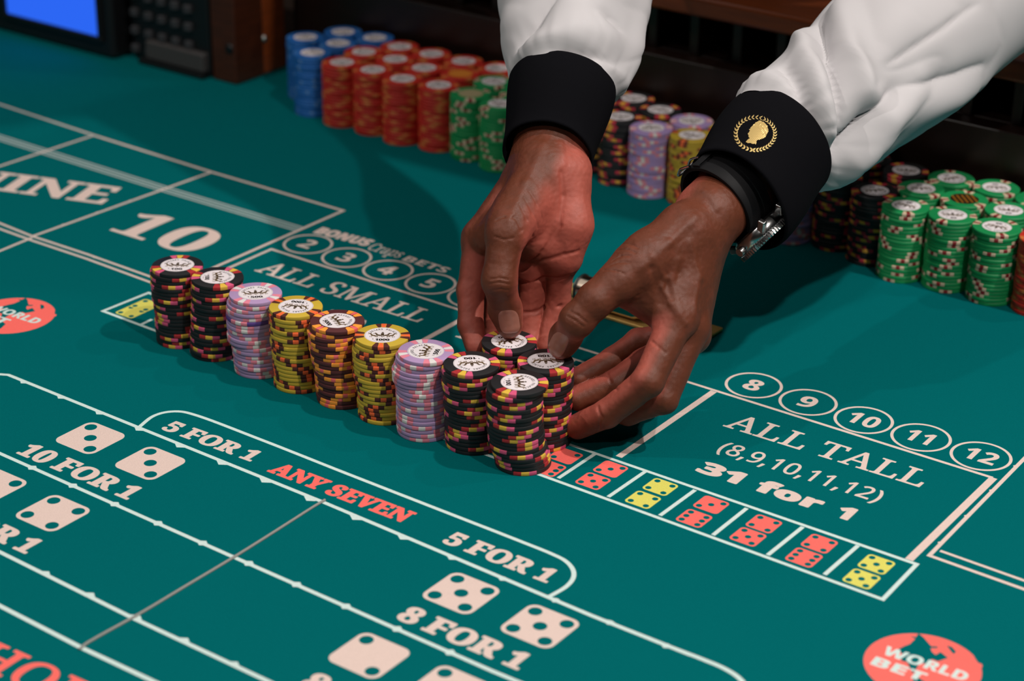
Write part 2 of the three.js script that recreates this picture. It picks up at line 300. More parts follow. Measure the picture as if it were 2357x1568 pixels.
// one coloured edge insert: a wedge let into the rim, a hair proud of the clay
function insert(from, to, inner, point = 0) {
  const n = 5, e = 0.0005, R = CHIP_R + 0.00006, lo = 0.00004, hi = CHIP_T + 0.00003, pos = [], idx = [];
  const prof = [[inner, hi], [R - e, hi], [R - e * 0.3, hi - e * 0.3], [R, hi - e], [R, lo + e], [R - e * 0.3, lo + e * 0.3], [R - e, lo]];
  for (let i = 0; i <= n; i++) {
    const k = i / n, s = Math.abs(2 * k - 1);
    prof.forEach(([r, y], j) => {
      // ends lean: a little narrower where it meets the flat of the chip
      const narrow = j === 0 ? 0.82 : 1, side = point && j > 1 ? 1 + point * (1 - Math.abs(2 * (y - lo) / (hi - lo) - 1)) : 1;
      const a = mix((from + to) / 2, i < n / 2 ? from : to, s * narrow * side) * DEG, rr = j === 0 ? r - 0.0009 * (1 - s) : r;
      pos.push(rr * Math.cos(a), y, -rr * Math.sin(a));
    });
  }
  const m = prof.length;
  for (let i = 0; i < n; i++) for (let j = 0; j < m - 1; j++) { const a = i * m + j, b = a + m; idx.push(a, a + 1, b, b, a + 1, b + 1); }
  const g = new THREE.BufferGeometry(); g.setAttribute('position', new THREE.Float32BufferAttribute(pos, 3)); g.setIndex(idx);
  return creased(g, 0.6);
}
const bodyGeo = chipBody();
const KINDS = {
  black: { base: 'black', groups: 3, pieces: [['crimson', -24, -8], ['gold', -8, 8], ['pink', 8, 24]], inner: 0.0136, value: '100' },
  lilac: { base: 'lilac', groups: 4, pieces: [['rose', -21, -7], ['chalk', -7, 7], ['rose', 7, 21]], inner: 0.0136, value: '500' },
  mustard: { base: 'mustard', groups: 4, pieces: [['cocoa', -18.5, -6], ['orange', -6, 6], ['cocoa', 6, 18.5]], inner: 0.0136, value: '1000' },
  maroon: { base: 'maroon', groups: 4, pieces: [['amber', -21, -5], ['coral', -5, 5], ['amber', 5, 21]], inner: 0.0142, value: '5000' },
};
for (const k of Object.values(KINDS)) k.spots = k.pieces.map(([c, a, b], i) => ({ c, g: insert(a, b, k.inner, k.base === 'maroon' && c === 'amber' ? 0.25 : 0) }));
// printed paper centre: chariot team, house name in an arc, value, town
function inlayTexture(value) {
  return canvasTexture(512, 512, (c, w) => {
    c.fillStyle = '#f4ecf0'; c.fillRect(0, 0, w, w); c.translate(w / 2, w / 2);
    c.strokeStyle = '#8a8078'; c.lineWidth = 3; c.beginPath(); c.arc(0, 0, 246, 0, 7); c.stroke();
    c.fillStyle = '#1a1614'; c.font = 'bold 60px sans-serif'; c.textAlign = 'center';
    const s = 'CAESARS PALACE';
    for (let i = 0; i < s.length; i++) { const a = (i - (s.length - 1) / 2) * 0.19; c.save(); c.rotate(a); c.translate(0, -174); c.scale(0.86, 1); c.fillText(s[i], 0, 0); c.restore(); }
    c.font = '25px sans-serif'; const town = 'LAS VEGAS, NV';
    for (let i = 0; i < town.length; i++) { const a = -(i - (town.length - 1) / 2) * 0.088; c.save(); c.rotate(a); c.translate(0, 222); c.fillText(town[i], 0, 0); c.restore(); }
    c.font = 'bold 98px sans-serif'; c.save(); c.translate(8, 184); c.scale(value.length > 3 ? 0.95 : 1.1, 0.9); c.fillText(value, 0, 0); c.lineWidth = 6; c.strokeStyle = '#1a1614'; c.strokeText(value, 0, 0); c.restore();
    c.font = 'bold 44px sans-serif'; c.fillText('$', value.length > 3 ? -128 : -112, 150);
    // four horses abreast
    const horse = (x, y, f, k, tone) => {
      c.save(); c.translate(x, y); c.scale(f * k, k); c.strokeStyle = tone; c.fillStyle = tone; c.lineCap = 'round'; c.lineJoin = 'round';
      c.beginPath(); c.ellipse(0, 0, 34, 17, -0.25, 0, 7); c.fill();
      c.lineWidth = 19; c.beginPath(); c.moveTo(20, -8); c.quadraticCurveTo(36, -40, 44, -58); c.stroke();
      c.lineWidth = 12; c.beginPath(); c.moveTo(44, -60); c.lineTo(66, -46); c.stroke();
      c.lineWidth = 6; for (const l of [[22, 6, 46, 26, 40, 50], [12, 10, 26, 36, 12, 56], [-20, 8, -30, 32, -44, 54], [-28, 4, -48, 24, -58, 44]]) { c.beginPath(); c.moveTo(l[0], l[1]); c.lineTo(l[2], l[3]); c.lineTo(l[4], l[5]); c.stroke(); }
      c.lineWidth = 8; c.beginPath(); c.moveTo(-32, -6); c.quadraticCurveTo(-54, -20, -62, 6); c.stroke();
      c.strokeStyle = '#3a2c1c'; c.lineWidth = 4; c.beginPath(); c.moveTo(30, -60); c.lineTo(12, -22); c.stroke(); c.beginPath(); c.moveTo(-30, 4); c.lineTo(26, 8); c.stroke();
      c.restore();
    };
    horse(-126, 16, -1, 1.12, '#6b5434'); horse(126, 16, 1, 1.12, '#6b5434'); horse(-50, 6, -1, 1.18, '#57432a'); horse(52, 6, 1, 1.18, '#57432a');
    c.fillStyle = '#4a3a26'; c.fillRect(-22, -62, 44, 74); c.beginPath(); c.arc(0, -82, 17, 0, 7); c.fill();
    c.strokeStyle = '#8a744c'; c.lineWidth = 4; for (let i = -4; i <= 4; i++) { c.beginPath(); c.moveTo(i * 34 - 10, 30); c.lineTo(i * 40, 78); c.stroke(); }
  });
}
const inlayGeo = new THREE.CircleGeometry(0.0127, 56).rotateX(-Math.PI / 2);
const inlayMats = {};
for (const k of Object.values(KINDS)) inlayMats[k.value] = new THREE.MeshPhysicalMaterial({ color: 0xffffff, map: inlayTexture(k.value), roughness: 0.35, clearcoat: 0.3, clearcoatRoughness: 0.25 });

// stacks of the pay-out row: [kind, top centre px, slide of each layer from the column in mm (bottom, ..., below top, top), turn of the top chip's print, turn of its inserts, where]
const at = (...kv) => (n) => { for (let i = 0; i < kv.length - 2; i += 2) if (n <= kv[i + 2]) return mix(kv[i + 1], kv[i + 3], smooth(kv[i], kv[i + 2], n)); return kv[kv.length - 1]; };
const ROW = [
  { kind: 'black', top: [406.4, 610], dx: at(0, 0.8, 10, 0.4, 11, -0.8, 18, -0.9, 19, 0.6), print: 0, spots: 92, where: 'stack beside the small yellow printed dice' },
  { kind: 'black', top: [500.5, 637.5], dx: at(0, -4.6, 4, -3.6, 9, -2.2, 14, -1, 18, -0.6, 19, 0), print: -82, spots: 52, where: 'stack between a black and a lilac stack' },
  { kind: 'lilac', top: [588.2, 674], dx: at(0, 1.6, 4, 0.4, 7, -0.6, 8, -2.6, 14, -2.9, 16, -2.4, 17, -2.0, 18, -0.4, 19, 0), print: 10, spots: 62, where: 'lilac stack between black and mustard stacks' },
  { kind: 'mustard', top: [681, 705], dx: at(0, 1.6, 4, 1.2, 9, 0.6, 12, -0.4, 18, -0.3, 19, 0), print: 170, spots: 55, where: 'mustard stack between lilac and maroon stacks' },
  { kind: 'maroon', top: [776.4, 738], dx: at(0, 2.8, 5, 2.4, 8, 1.6, 9, 0.2, 14, -1.6, 17, -2.2, 18, -1, 19, 0), print: -62, spots: 48, where: 'the only maroon stack' },
  { kind: 'mustard', top: [880.2, 771.5], dx: at(0, 1.2, 4, 0.6, 8, -0.4, 10, -1.8, 16, -2, 18, -1.4, 19, 0), print: 0, spots: 90, where: 'mustard stack between maroon and lilac stacks' },
  { kind: 'lilac', top: [980.2, 808], dx: at(0, -1.2, 4, -1.8, 11, -1.9, 12, -2.6, 13, -4.4, 15, -4.6, 16, -2.8, 17, -2.0, 18, -1.5, 19, 0), print: 78, spots: 18, where: 'lilac stack between mustard and black stacks' },
  { kind: 'black', top: [1085.8, 836], dx: at(0, 1.0, 6, 0.6, 12, -0.2, 15, -1.3, 18, -1.1, 19, 0), print: 186, spots: 10, where: 'untouched stack beside the lilac one' },
  { kind: 'black', top: [1195.8, 879.5], dx: at(0, 3.0, 1, 2.6, 3, 1.4, 5, -1.6, 10, -2.4, 15, -3, 18, -3.1, 19, 0), print: -85, spots: 0, where: 'foremost stack over red printed dice' },
  { kind: 'black', top: [1256, 830.5], dx: at(0, -0.6, 8, -0.2, 18, 0.4, 19, 0), print: 184, spots: 62, where: 'stack pinched by the hand with the watch' },
  { kind: 'black', top: [1172, 785], dx: at(0, 0, 18, 0.4, 19, 0), print: 205, spots: 13, where: 'stack under the thumb of the bare wrist' },
];
const KIND_LOOK = { black: 'black chip', lilac: 'lilac chip', mustard: 'mustard chip', maroon: 'maroon chip' };
const ORDER = ['second', 'third', 'fourth', 'fifth', 'sixth', 'seventh', 'eighth', 'ninth', 'tenth', 'eleventh', 'twelfth', 'thirteenth', 'fourteenth', 'fifteenth', 'sixteenth', 'seventeenth', 'eighteenth', 'nineteenth', 'bottom one, twentieth'];
const rowStacks = [];
ROW.forEach((s, n) => {
  const k = KINDS[s.kind], top = onPlane(s.top[0], s.top[1], STACK * CHIP_T);
  rowStacks.push(top);
  for (let i = 0; i < STACK; i++) {
    const isTop = i === STACK - 1;
    const g = thing(`${s.kind}_chip`, isTop ? `top ${KIND_LOOK[s.kind]} with printed white centre, ${s.where}` : `${KIND_LOOK[s.kind]}, ${ORDER[STACK - 2 - i]} from the top, ${s.where}`, 'casino chip', `chips of the ${s.where}`);
    const slide = s.dx(i) / 1000;
    g.position.set(top.x + slide + (isTop ? 0 : (rnd() - 0.5) * 0.0007), i * CHIP_T, top.z + (isTop ? 0 : (rnd() - 0.5) * 0.0009));
    const turn = isTop ? s.spots : rnd() * 360;
    const odd = s.kind === 'lilac' && !isTop && (n === 2 ? i === 14 : i === 13);
    mesh('clay_body', bodyGeo, CLAY[odd && n === 2 ? 'violet' : k.base], g);
    for (let q = 0; q < k.groups; q++) for (const sp of k.spots) { const m = mesh('edge_insert', sp.g, CLAY[sp.c], g); m.rotation.y = (turn + q * 360 / k.groups) * DEG; }
    if (isTop) { const m = mesh('printed_centre', inlayGeo, inlayMats[k.value], g); m.position.y = CHIP_T + 0.00004; m.rotation.y = s.print * DEG; }
  }
});

// ---------------------------------------------------------------- the chip bank against the far wall
function bankBody(base, marks) {   // clay disc whose rim carries coloured inserts: [colour, centre angle, half width]
  const g = new THREE.LatheGeometry([[0, 0], [CHIP_R - 0.0005, 0], [CHIP_R, 0.0005], [CHIP_R, CHIP_T - 0.0005], [CHIP_R - 0.0005, CHIP_T], [0.0136, CHIP_T], [0, CHIP_T]].map(([x, y]) => new THREE.Vector2(x, y)), 72).toNonIndexed();
  const p = g.attributes.position, col = new Float32Array(p.count * 3);
  for (let i = 0; i < p.count; i += 3) {
    const cx = (p.getX(i) + p.getX(i + 1) + p.getX(i + 2)) / 3, cz = (p.getZ(i) + p.getZ(i + 1) + p.getZ(i + 2)) / 3, a = ((Math.atan2(-cz, cx) / DEG) + 360) % 360;
    let c = base; if (Math.hypot(cx, cz) > 0.0145) for (const [m, at_, hw] of marks) { const d = Math.abs(((a - at_ + 540) % 360) - 180); if (d < hw) c = m; }
    for (let j = 0; j < 3; j++) c.toArray(col, (i + j) * 3);
  }
  g.setAttribute('color', new THREE.BufferAttribute(col, 3));
  return creased(g, 0.7);
}
const triple = (n, a, b, hw, off = 0) => Array.from({ length: n }, (_, i) => [[a, off + i * 360 / n, hw * 3], [b, off + i * 360 / n, hw]]).flat();
const BANK = {
  blue: bankBody(lin(0.01, 0.12, 0.42), triple(3, lin(0.012, 0.16, 0.5), lin(0.16, 0.26, 0.42), 3)),
  red: bankBody(lin(0.56, 0.022, 0.012), triple(4, lin(0.62, 0.1, 0.025), lin(0.66, 0.2, 0.05), 5)),
  green: bankBody(lin(0.004, 0.27, 0.075), triple(3, lin(0.66, 0.52, 0.36), lin(0.25, 0.012, 0.014), 4.5)),
  black: bankBody(lin(0.012, 0.012, 0.014), triple(3, lin(0.55, 0.03, 0.06), lin(0.8, 0.42, 0.05), 7)),
  lilac: bankBody(lin(0.4, 0.28, 0.56), triple(4, lin(0.75, 0.26, 0.34), lin(0.75, 0.72, 0.7), 6)),
  mustard: bankBody(lin(0.52, 0.36, 0.03), triple(4, lin(0.2, 0.04, 0.02), lin(0.9, 0.16, 0.04), 5)),
};
const bankClay = new THREE.MeshStandardMaterial({ color: 0xffffff, vertexColors: true, roughness: 0.55 });
const bankInlay = new THREE.MeshStandardMaterial({ map: inlayTexture('25'), roughness: 0.4 });
const tanInlay = std(lin(0.42, 0.36, 0.2), 0.5), orangeInlay = std(lin(0.75, 0.25, 0.03), 0.5), bronzeInlay = new THREE.MeshStandardMaterial({ roughness: 0.45, map: canvasTexture(128, 128, (c) => { c.fillStyle = '#241408'; c.fillRect(0, 0, 128, 128); c.fillStyle = '#8a5a14'; for (let i = 0; i < 5; i++) c.fillRect(14 + i * 22, 16, 10, 96); }) });
const smallInlay = new THREE.CircleGeometry(0.0118, 32).rotateX(-Math.PI / 2);
const spot = (kind, x, y, extra = {}) => ({ kind, x, y, ...extra });
const bank = [
  ...[[727, 119], [719, 87], [793, 77], [793, 104], [867, 92]].map(([x, y]) => spot('blue', x, y)),
  ...[[803, 142], [857, 121.6], [877, 158.6], [923, 140.8], [927, 112.7], [945, 179], [989.5, 156], [993, 128], [1017.5, 194], [1064.7, 143], [1133.6, 158.6]].map(([x, y]) => spot('red', x, y)), spot('red', 1058, 172.6, { inlay: orangeInlay }),
  spot('green', 1084, 211, { inlay: tanInlay }), ...[[1132, 190.5], [1155, 229], [1203, 176], [1206, 210], [1228, 247], [1276, 230], [1274, 196]].map(([x, y]) => spot('green', x, y)),
  ...[[1355, 240], [1366, 212], [1431, 265], [1436, 230], [1499, 248]].map(([x, y]) => spot('black', x, y)), spot('lilac', 1509, 288), spot('lilac', 1577, 274.6), ...[[1582, 306], [1650, 292], [1656, 326]].map(([x, y]) => spot('mustard', x, y)),
  spot('lilac', 1872, 396), ...[[1950, 374], [1948, 414], [2020, 380], [2020, 432], [2085, 391]].map(([x, y]) => spot('black', x, y)),
  ...[[2091, 467], [2194, 491], [2295, 514], [2124, 437], [2174.5, 414], [2272, 436], [2318, 481.7], [2351, 456]].map(([x, y]) => spot('green', x, y)), spot('green', 2218, 456, { inlay: bronzeInlay }),
  ...[[2394, 537], [2420, 505], [2446, 478]].map(([x, y]) => spot('red', x, y)),
];
for (const b of bank) { [b.u, b.v] = uvPx(b.x, b.y, STACK * CHIP_T); b.v = Math.min(b.v, 510); }
for (let it = 0; it < 400; it++) for (let i = 0; i < bank.length; i++) for (let j = 0; j < i; j++) {   // nudge overlapping stacks apart
  const a = bank[i], b = bank[j], du = a.u - b.u, dv = a.v - b.v, d = Math.hypot(du, dv) || 1, need = 39.7;
  if (d < need) { const k = (need - d) / d / 2; a.u += du * k; a.v = Math.min(510, a.v + dv * k); b.u -= du * k; b.v = Math.min(510, b.v - dv * k); }
}
const BANK_LOOK = { blue: 'blue chip on top of a stack beside the wooden post', red: 'red chip on top of a stack in the chip bank', green: 'green chip on top of a stack in the chip bank', black: 'black chip on top of a stack in the chip bank', lilac: 'lilac chip on top of a stack in the chip bank', mustard: 'yellow chip on top of a stack in the chip bank' };
const heap = {};
const hidden = new Set([[1203, 176], [1206, 210], [1228, 247], [1276, 230], [1274, 196], [1355, 240], [1366, 212], [1650, 292], [1656, 326], [1948, 414], [1950, 374], [2394, 537], [2420, 505], [2446, 478]].map(String));
for (const b of bank) for (let i = 0; i < STACK; i++) {
  const isTop = i === STACK - 1, front = b.kind === 'green' && [2091, 2194, 2295].includes(b.x), p = toWorld(b.u + (rnd() - 0.5) * 0.8, b.v + (rnd() - 0.5) * 0.8, i * CHIP_T), turn = isTop ? (rnd() - 0.5) * 1.2 + (rnd() < 0.5 ? 0 : Math.PI) : rnd() * 6.28;
  if (!front && (!isTop || hidden.has([b.x, b.y].toString()))) { (heap[b.kind] ??= []).push([p, turn, isTop]); continue; }
  const g = thing(`${b.kind}_chip`, front ? `green chip, ${isTop ? 'topmost' : ORDER[STACK - 2 - i] + ' from the top'}, ${{ 2091: 'foremost green stack beside black bank stacks', 2194: 'middle of the three foremost green stacks', 2295: 'foremost green stack beside red bank chips' }[b.x]}` : b.inlay === tanInlay ? 'green chip with tan centre on top of a stack beside red stacks' : b.inlay === orangeInlay ? 'red chip with orange centre on top of a bank stack' : b.inlay === bronzeInlay ? 'green chip with dark bronze centre on top of a bank stack' : BANK_LOOK[b.kind], 'casino chip', b.inlay ? undefined : front ? 'chips of the foremost green bank stacks' : `${b.kind} chips on top of bank stacks`);
  g.position.copy(p); g.rotation.y = turn;
  mesh('clay_body', BANK[b.kind], bankClay, g);
  if (isTop) mesh('printed_centre', smallInlay, b.inlay ?? bankInlay, g).position.y = CHIP_T + 0.00005;
}
{   // the layers below, which blur together in the photo
  const pile = new THREE.Group(); pile.name = 'banked_chips'; pile.userData = { kind: 'stuff', label: 'blurred lower layers of blue, red, green, black and yellow stacks in the chip bank', category: 'casino chips' }; scene.add(pile);
  for (const [kind, list] of Object.entries(heap)) {
    const m = shade(new THREE.InstancedMesh(BANK[kind], bankClay, list.length)); m.name = `${kind}_chips`; m.userData.kind = 'stuff'; const q = new THREE.Quaternion(), one = new THREE.Vector3(1, 1, 1), Y = new THREE.Vector3(0, 1, 0);
    list.forEach(([p, a], i) => m.setMatrixAt(i, new THREE.Matrix4().compose(p, q.setFromAxisAngle(Y, a), one))); pile.add(m);
  }
}

// ---------------------------------------------------------------- the dealer: distance-field body, then clothes
camera.updateMatrixWorld(true);
const CAM = camera.matrixWorld.clone(), CAM_INV = CAM.clone().invert();
// photo pixel + distance -> millimetres in the camera's own axes (x right, y up, z towards the viewer)
const pv = (px, py, depth) => { const p = new THREE.Vector3((px - IMG_W / 2) / FOCAL * depth, -(py - IMG_H / 2) / FOCAL * depth, -depth); return p.multiplyScalar(1000); };
const worldToCam = (p) => p.clone().applyMatrix4(CAM_INV).multiplyScalar(1000);
const smin = (a, b, k) => { const h = Math.max(k - Math.abs(a - b), 0) / k; return Math.min(a, b) - h * h * k * 0.25; };
class Bone {   // tapered capsule; palm = direction of the palmar skin
  constructor(a, b, ra, rb, palm) { Object.assign(this, { ax: a.x, ay: a.y, az: a.z, dx: b.x - a.x, dy: b.y - a.y, dz: b.z - a.z, ra, rb, palm }); this.l2 = this.dx ** 2 + this.dy ** 2 + this.dz ** 2 || 1e-9; }
  d(x, y, z) {
    const px = x - this.ax, py = y - this.ay, pz = z - this.az; let t = (px * this.dx + py * this.dy + pz * this.dz) / this.l2; t = t < 0 ? 0 : t > 1 ? 1 : t;
    const qx = px - this.dx * t, qy = py - this.dy * t, qz = pz - this.dz * t;
    return Math.sqrt(qx * qx + qy * qy + qz * qz) - (this.ra + (this.rb - this.ra) * t);
  }
}
// naive surface nets over the thin shell of blocks that the surface passes through
function netMesh(field, lo, hi, cell) {
  const n = [0, 1, 2].map((i) => Math.ceil((hi[i] - lo[i]) / cell) + 1), B = 8, reach = cell * B * 0.9 + cell * 2, val = new Map(), id = (i, j, k) => (k * n[1] + j) * n[0] + i;
  const F = new Float32Array(n[0] * n[1] * n[2]).fill(NaN);
  for (let k = 0; k < n[2]; k += B) for (let j = 0; j < n[1]; j += B) for (let i = 0; i < n[0]; i += B) {
    const d = field(lo[0] + (i + B / 2) * cell, lo[1] + (j + B / 2) * cell, lo[2] + (k + B / 2) * cell);
    if (Math.abs(d) > reach) { continue; }
    for (let c = k; c <= Math.min(k + B, n[2] - 1); c++) for (let b = j; b <= Math.min(j + B, n[1] - 1); b++) for (let a = i; a <= Math.min(i + B, n[0] - 1); a++) { const q = id(a, b, c); if (F[q] !== F[q]) F[q] = field(lo[0] + a * cell, lo[1] + b * cell, lo[2] + c * cell); }
  }
  const pos = [], idx = [], V = new Int32Array(F.length).fill(-1);
  for (let k = 0; k < n[2] - 1; k++) for (let j = 0; j < n[1] - 1; j++) for (let i = 0; i < n[0] - 1; i++) {
    const base = id(i, j, k); if (F[base] !== F[base]) continue;
    let sx = 0, sy = 0, sz = 0, m = 0, bad = false; const c = [];
    for (let q = 0; q < 8; q++) { const v = F[id(i + (q & 1), j + ((q >> 1) & 1), k + (q >> 2))]; if (v !== v) { bad = true; break; } c.push(v); }
    if (bad) continue;
    for (const [a, b] of NET_EDGES) if ((c[a] < 0) !== (c[b] < 0)) { const t = c[a] / (c[a] - c[b]); sx += (a & 1) + t * ((b & 1) - (a & 1)); sy += ((a >> 1) & 1) + t * (((b >> 1) & 1) - ((a >> 1) & 1)); sz += (a >> 2) + t * ((b >> 2) - (a >> 2)); m++; }
    if (m) { V[base] = pos.length / 3; pos.push(lo[0] + (i + sx / m) * cell, lo[1] + (j + sy / m) * cell, lo[2] + (k + sz / m) * cell); }
  }
  const step = [1, n[0], n[0] * n[1]];
  for (let k = 1; k < n[2] - 1; k++) for (let j = 1; j < n[1] - 1; j++) for (let i = 1; i < n[0] - 1; i++) {
    const q = id(i, j, k), v = F[q]; if (v !== v) continue;
    for (let ax = 0; ax < 3; ax++) {
      const w = F[q + step[ax]]; if (w !== w || (v < 0) === (w < 0)) continue;
      const s1 = step[(ax + 1) % 3], s2 = step[(ax + 2) % 3], a = V[q], b = V[q - s1], c = V[q - s1 - s2], d = V[q - s2];
      if (a < 0 || b < 0 || c < 0 || d < 0) continue;
      if (v < 0) idx.push(a, b, c, a, c, d); else idx.push(a, c, b, a, d, c);
    }
  }
  return { pos: new Float32Array(pos), idx };
}
const NET_EDGES = [[0, 1], [2, 3], [4, 5], [6, 7], [0, 2], [1, 3], [4, 6], [5, 7], [0, 4], [1, 5], [2, 6], [3, 7]];
function gradient(field, x, y, z, e, out) { return out.set(field(x + e, y, z) - field(x - e, y, z), field(x, y + e, z) - field(x, y - e, z), field(x, y, z + e) - field(x, y, z - e)).normalize(); }

// A hand: palm bones blend into one mass, each finger chain joins it on its own so that fingers stay apart.
class Hand {
  constructor(depth) { this.depth = depth; this.palm = []; this.chains = []; this.folds = []; this.ridges = []; }
  p([x, y, z]) { return pv(x, y, this.depth + z / 1000); }
  bone(list, a, b, palm) { list.push(new Bone(this.p(a), this.p(b), a[3], b[3], new THREE.Vector3(...palm).normalize())); }
  mass(a, b, palm) { this.bone(this.palm, a, b, palm); }
  finger(pts, palms, k = 3) { const c = { bones: [], k }; for (let i = 1; i < pts.length; i++) this.bone(c.bones, pts[i - 1], pts[i], palms[Math.min(i - 1, palms.length - 1)]); this.chains.push(c); }
  fold(pts, width, depth) { for (let i = 1; i < pts.length; i++) this.folds.push({ b: new Bone(this.p(pts[i - 1]), this.p(pts[i]), 0, 0), width, depth }); }   // a crease
  ridge(pts, width, height) { for (let i = 1; i < pts.length; i++) this.ridges.push({ b: new Bone(this.p(pts[i - 1]), this.p(pts[i]), 0, 0), width, depth: -height }); }   // a tendon or vein
  raw(x, y, z) {
    let m = 1e9; for (const b of this.palm) { const d = b.d(x, y, z); m = m > 1e8 ? d : smin(m, d, 11); }
    let out = m;
    for (const c of this.chains) { let d = 1e9; for (const b of c.bones) { const q = b.d(x, y, z); d = d > 1e8 ? q : smin(d, q, c.k); } d = smin(m, d, 7); if (d < out) out = d; }
    return out;
  }
  field(x, y, z) {
    let d = this.raw(x, y, z); if (Math.abs(d) > 5) return d;
    for (const f of this.folds) { const g = f.b.d(x, y, z); if (g < f.width * 4) d += f.depth * Math.exp(-(g * g) / (f.width * f.width)); }
    for (const f of this.ridges) { const g = f.b.d(x, y, z); if (g < f.width * 4) d += f.depth * Math.exp(-(g * g) / (f.width * f.width)); }
    return d + 0.16 * nz(x * 0.35, y * 0.35, z * 0.35) + 0.3 * nz(x * 0.09, y * 0.09, z * 0.09);
  }
  palmar(x, y, z, n) {   // 0 = back of the hand, 1 = palm
    let s = 0, w = 0; for (const list of [this.palm, ...this.chains.map((c) => c.bones)]) for (const b of list) { const d = Math.max(b.d(x, y, z), -2) + 2.2, k = 1 / (d * d * d * d); s += k * (n.x * b.palm.x + n.y * b.palm.y + n.z * b.palm.z); w += k; }
    return smooth(-0.12, 0.66, s / w);
  }
  hit(px, py, near = 0.12) {   // where the line of sight through a pixel meets the skin
    const a = pv(px, py, this.depth - near), dir = a.clone().normalize(); let t = 0;
    for (let i = 0; i < 200; i++) { const q = a.clone().addScaledVector(dir, t), d = this.field(q.x, q.y, q.z); if (d < 0.02) return q; t += Math.max(d * 0.7, 0.02); if (t > 260) return null; }
    return null;
  }
}
const DORSAL = [0.14, 0.038, 0.018], PALM = [0.44, 0.105, 0.074];
function skinGeometry(hand, cell) {
  const all = [...hand.palm, ...hand.chains.flatMap((c) => c.bones)], lo = [1e9, 1e9, 1e9], hi = [-1e9, -1e9, -1e9];
  for (const b of all) for (const t of [0, 1]) ['x', 'y', 'z'].forEach((a, i) => { const c = b['a' + a] + t * b['d' + a], r = Math.max(b.ra, b.rb) + 6; lo[i] = Math.min(lo[i], c - r); hi[i] = Math.max(hi[i], c + r); });
  const f = (x, y, z) => hand.field(x, y, z), { pos, idx } = netMesh(f, lo, hi, cell), nor = new Float32Array(pos.length), col = new Float32Array(pos.length), uv = new Float32Array(pos.length / 3 * 2), n = new THREE.Vector3(), g0 = new THREE.Vector3();
  for (let i = 0; i < pos.length; i += 3) {
    const x = pos[i], y = pos[i + 1], z = pos[i + 2];
    gradient(f, x, y, z, 0.5, n); gradient((a, b, c) => hand.raw(a, b, c), x, y, z, 2, g0);
    n.toArray(nor, i);
    const mottle = 1 + 0.1 * nz(x * 0.12, y * 0.12, z * 0.12) + 0.07 * nz(x * 0.5, y * 0.5, z * 0.5), k = clamp(hand.palmar(x, y, z, g0) + 0.12 * nz(x * 0.15, y * 0.15, z * 0.15));
    for (let c = 0; c < 3; c++) col[i + c] = mix(DORSAL[c], PALM[c], k) * mottle;
    uv[i / 3 * 2] = x / 14; uv[i / 3 * 2 + 1] = (y + z * 0.6) / 14;
  }
  const g = new THREE.BufferGeometry(); g.setAttribute('position', new THREE.BufferAttribute(pos, 3)); g.setAttribute('normal', new THREE.BufferAttribute(nor, 3)); g.setAttribute('color', new THREE.BufferAttribute(col, 3)); g.setAttribute('uv', new THREE.BufferAttribute(uv, 2)); g.setIndex(idx);
  return g.scale(0.001, 0.001, 0.001).applyMatrix4(CAM);
}
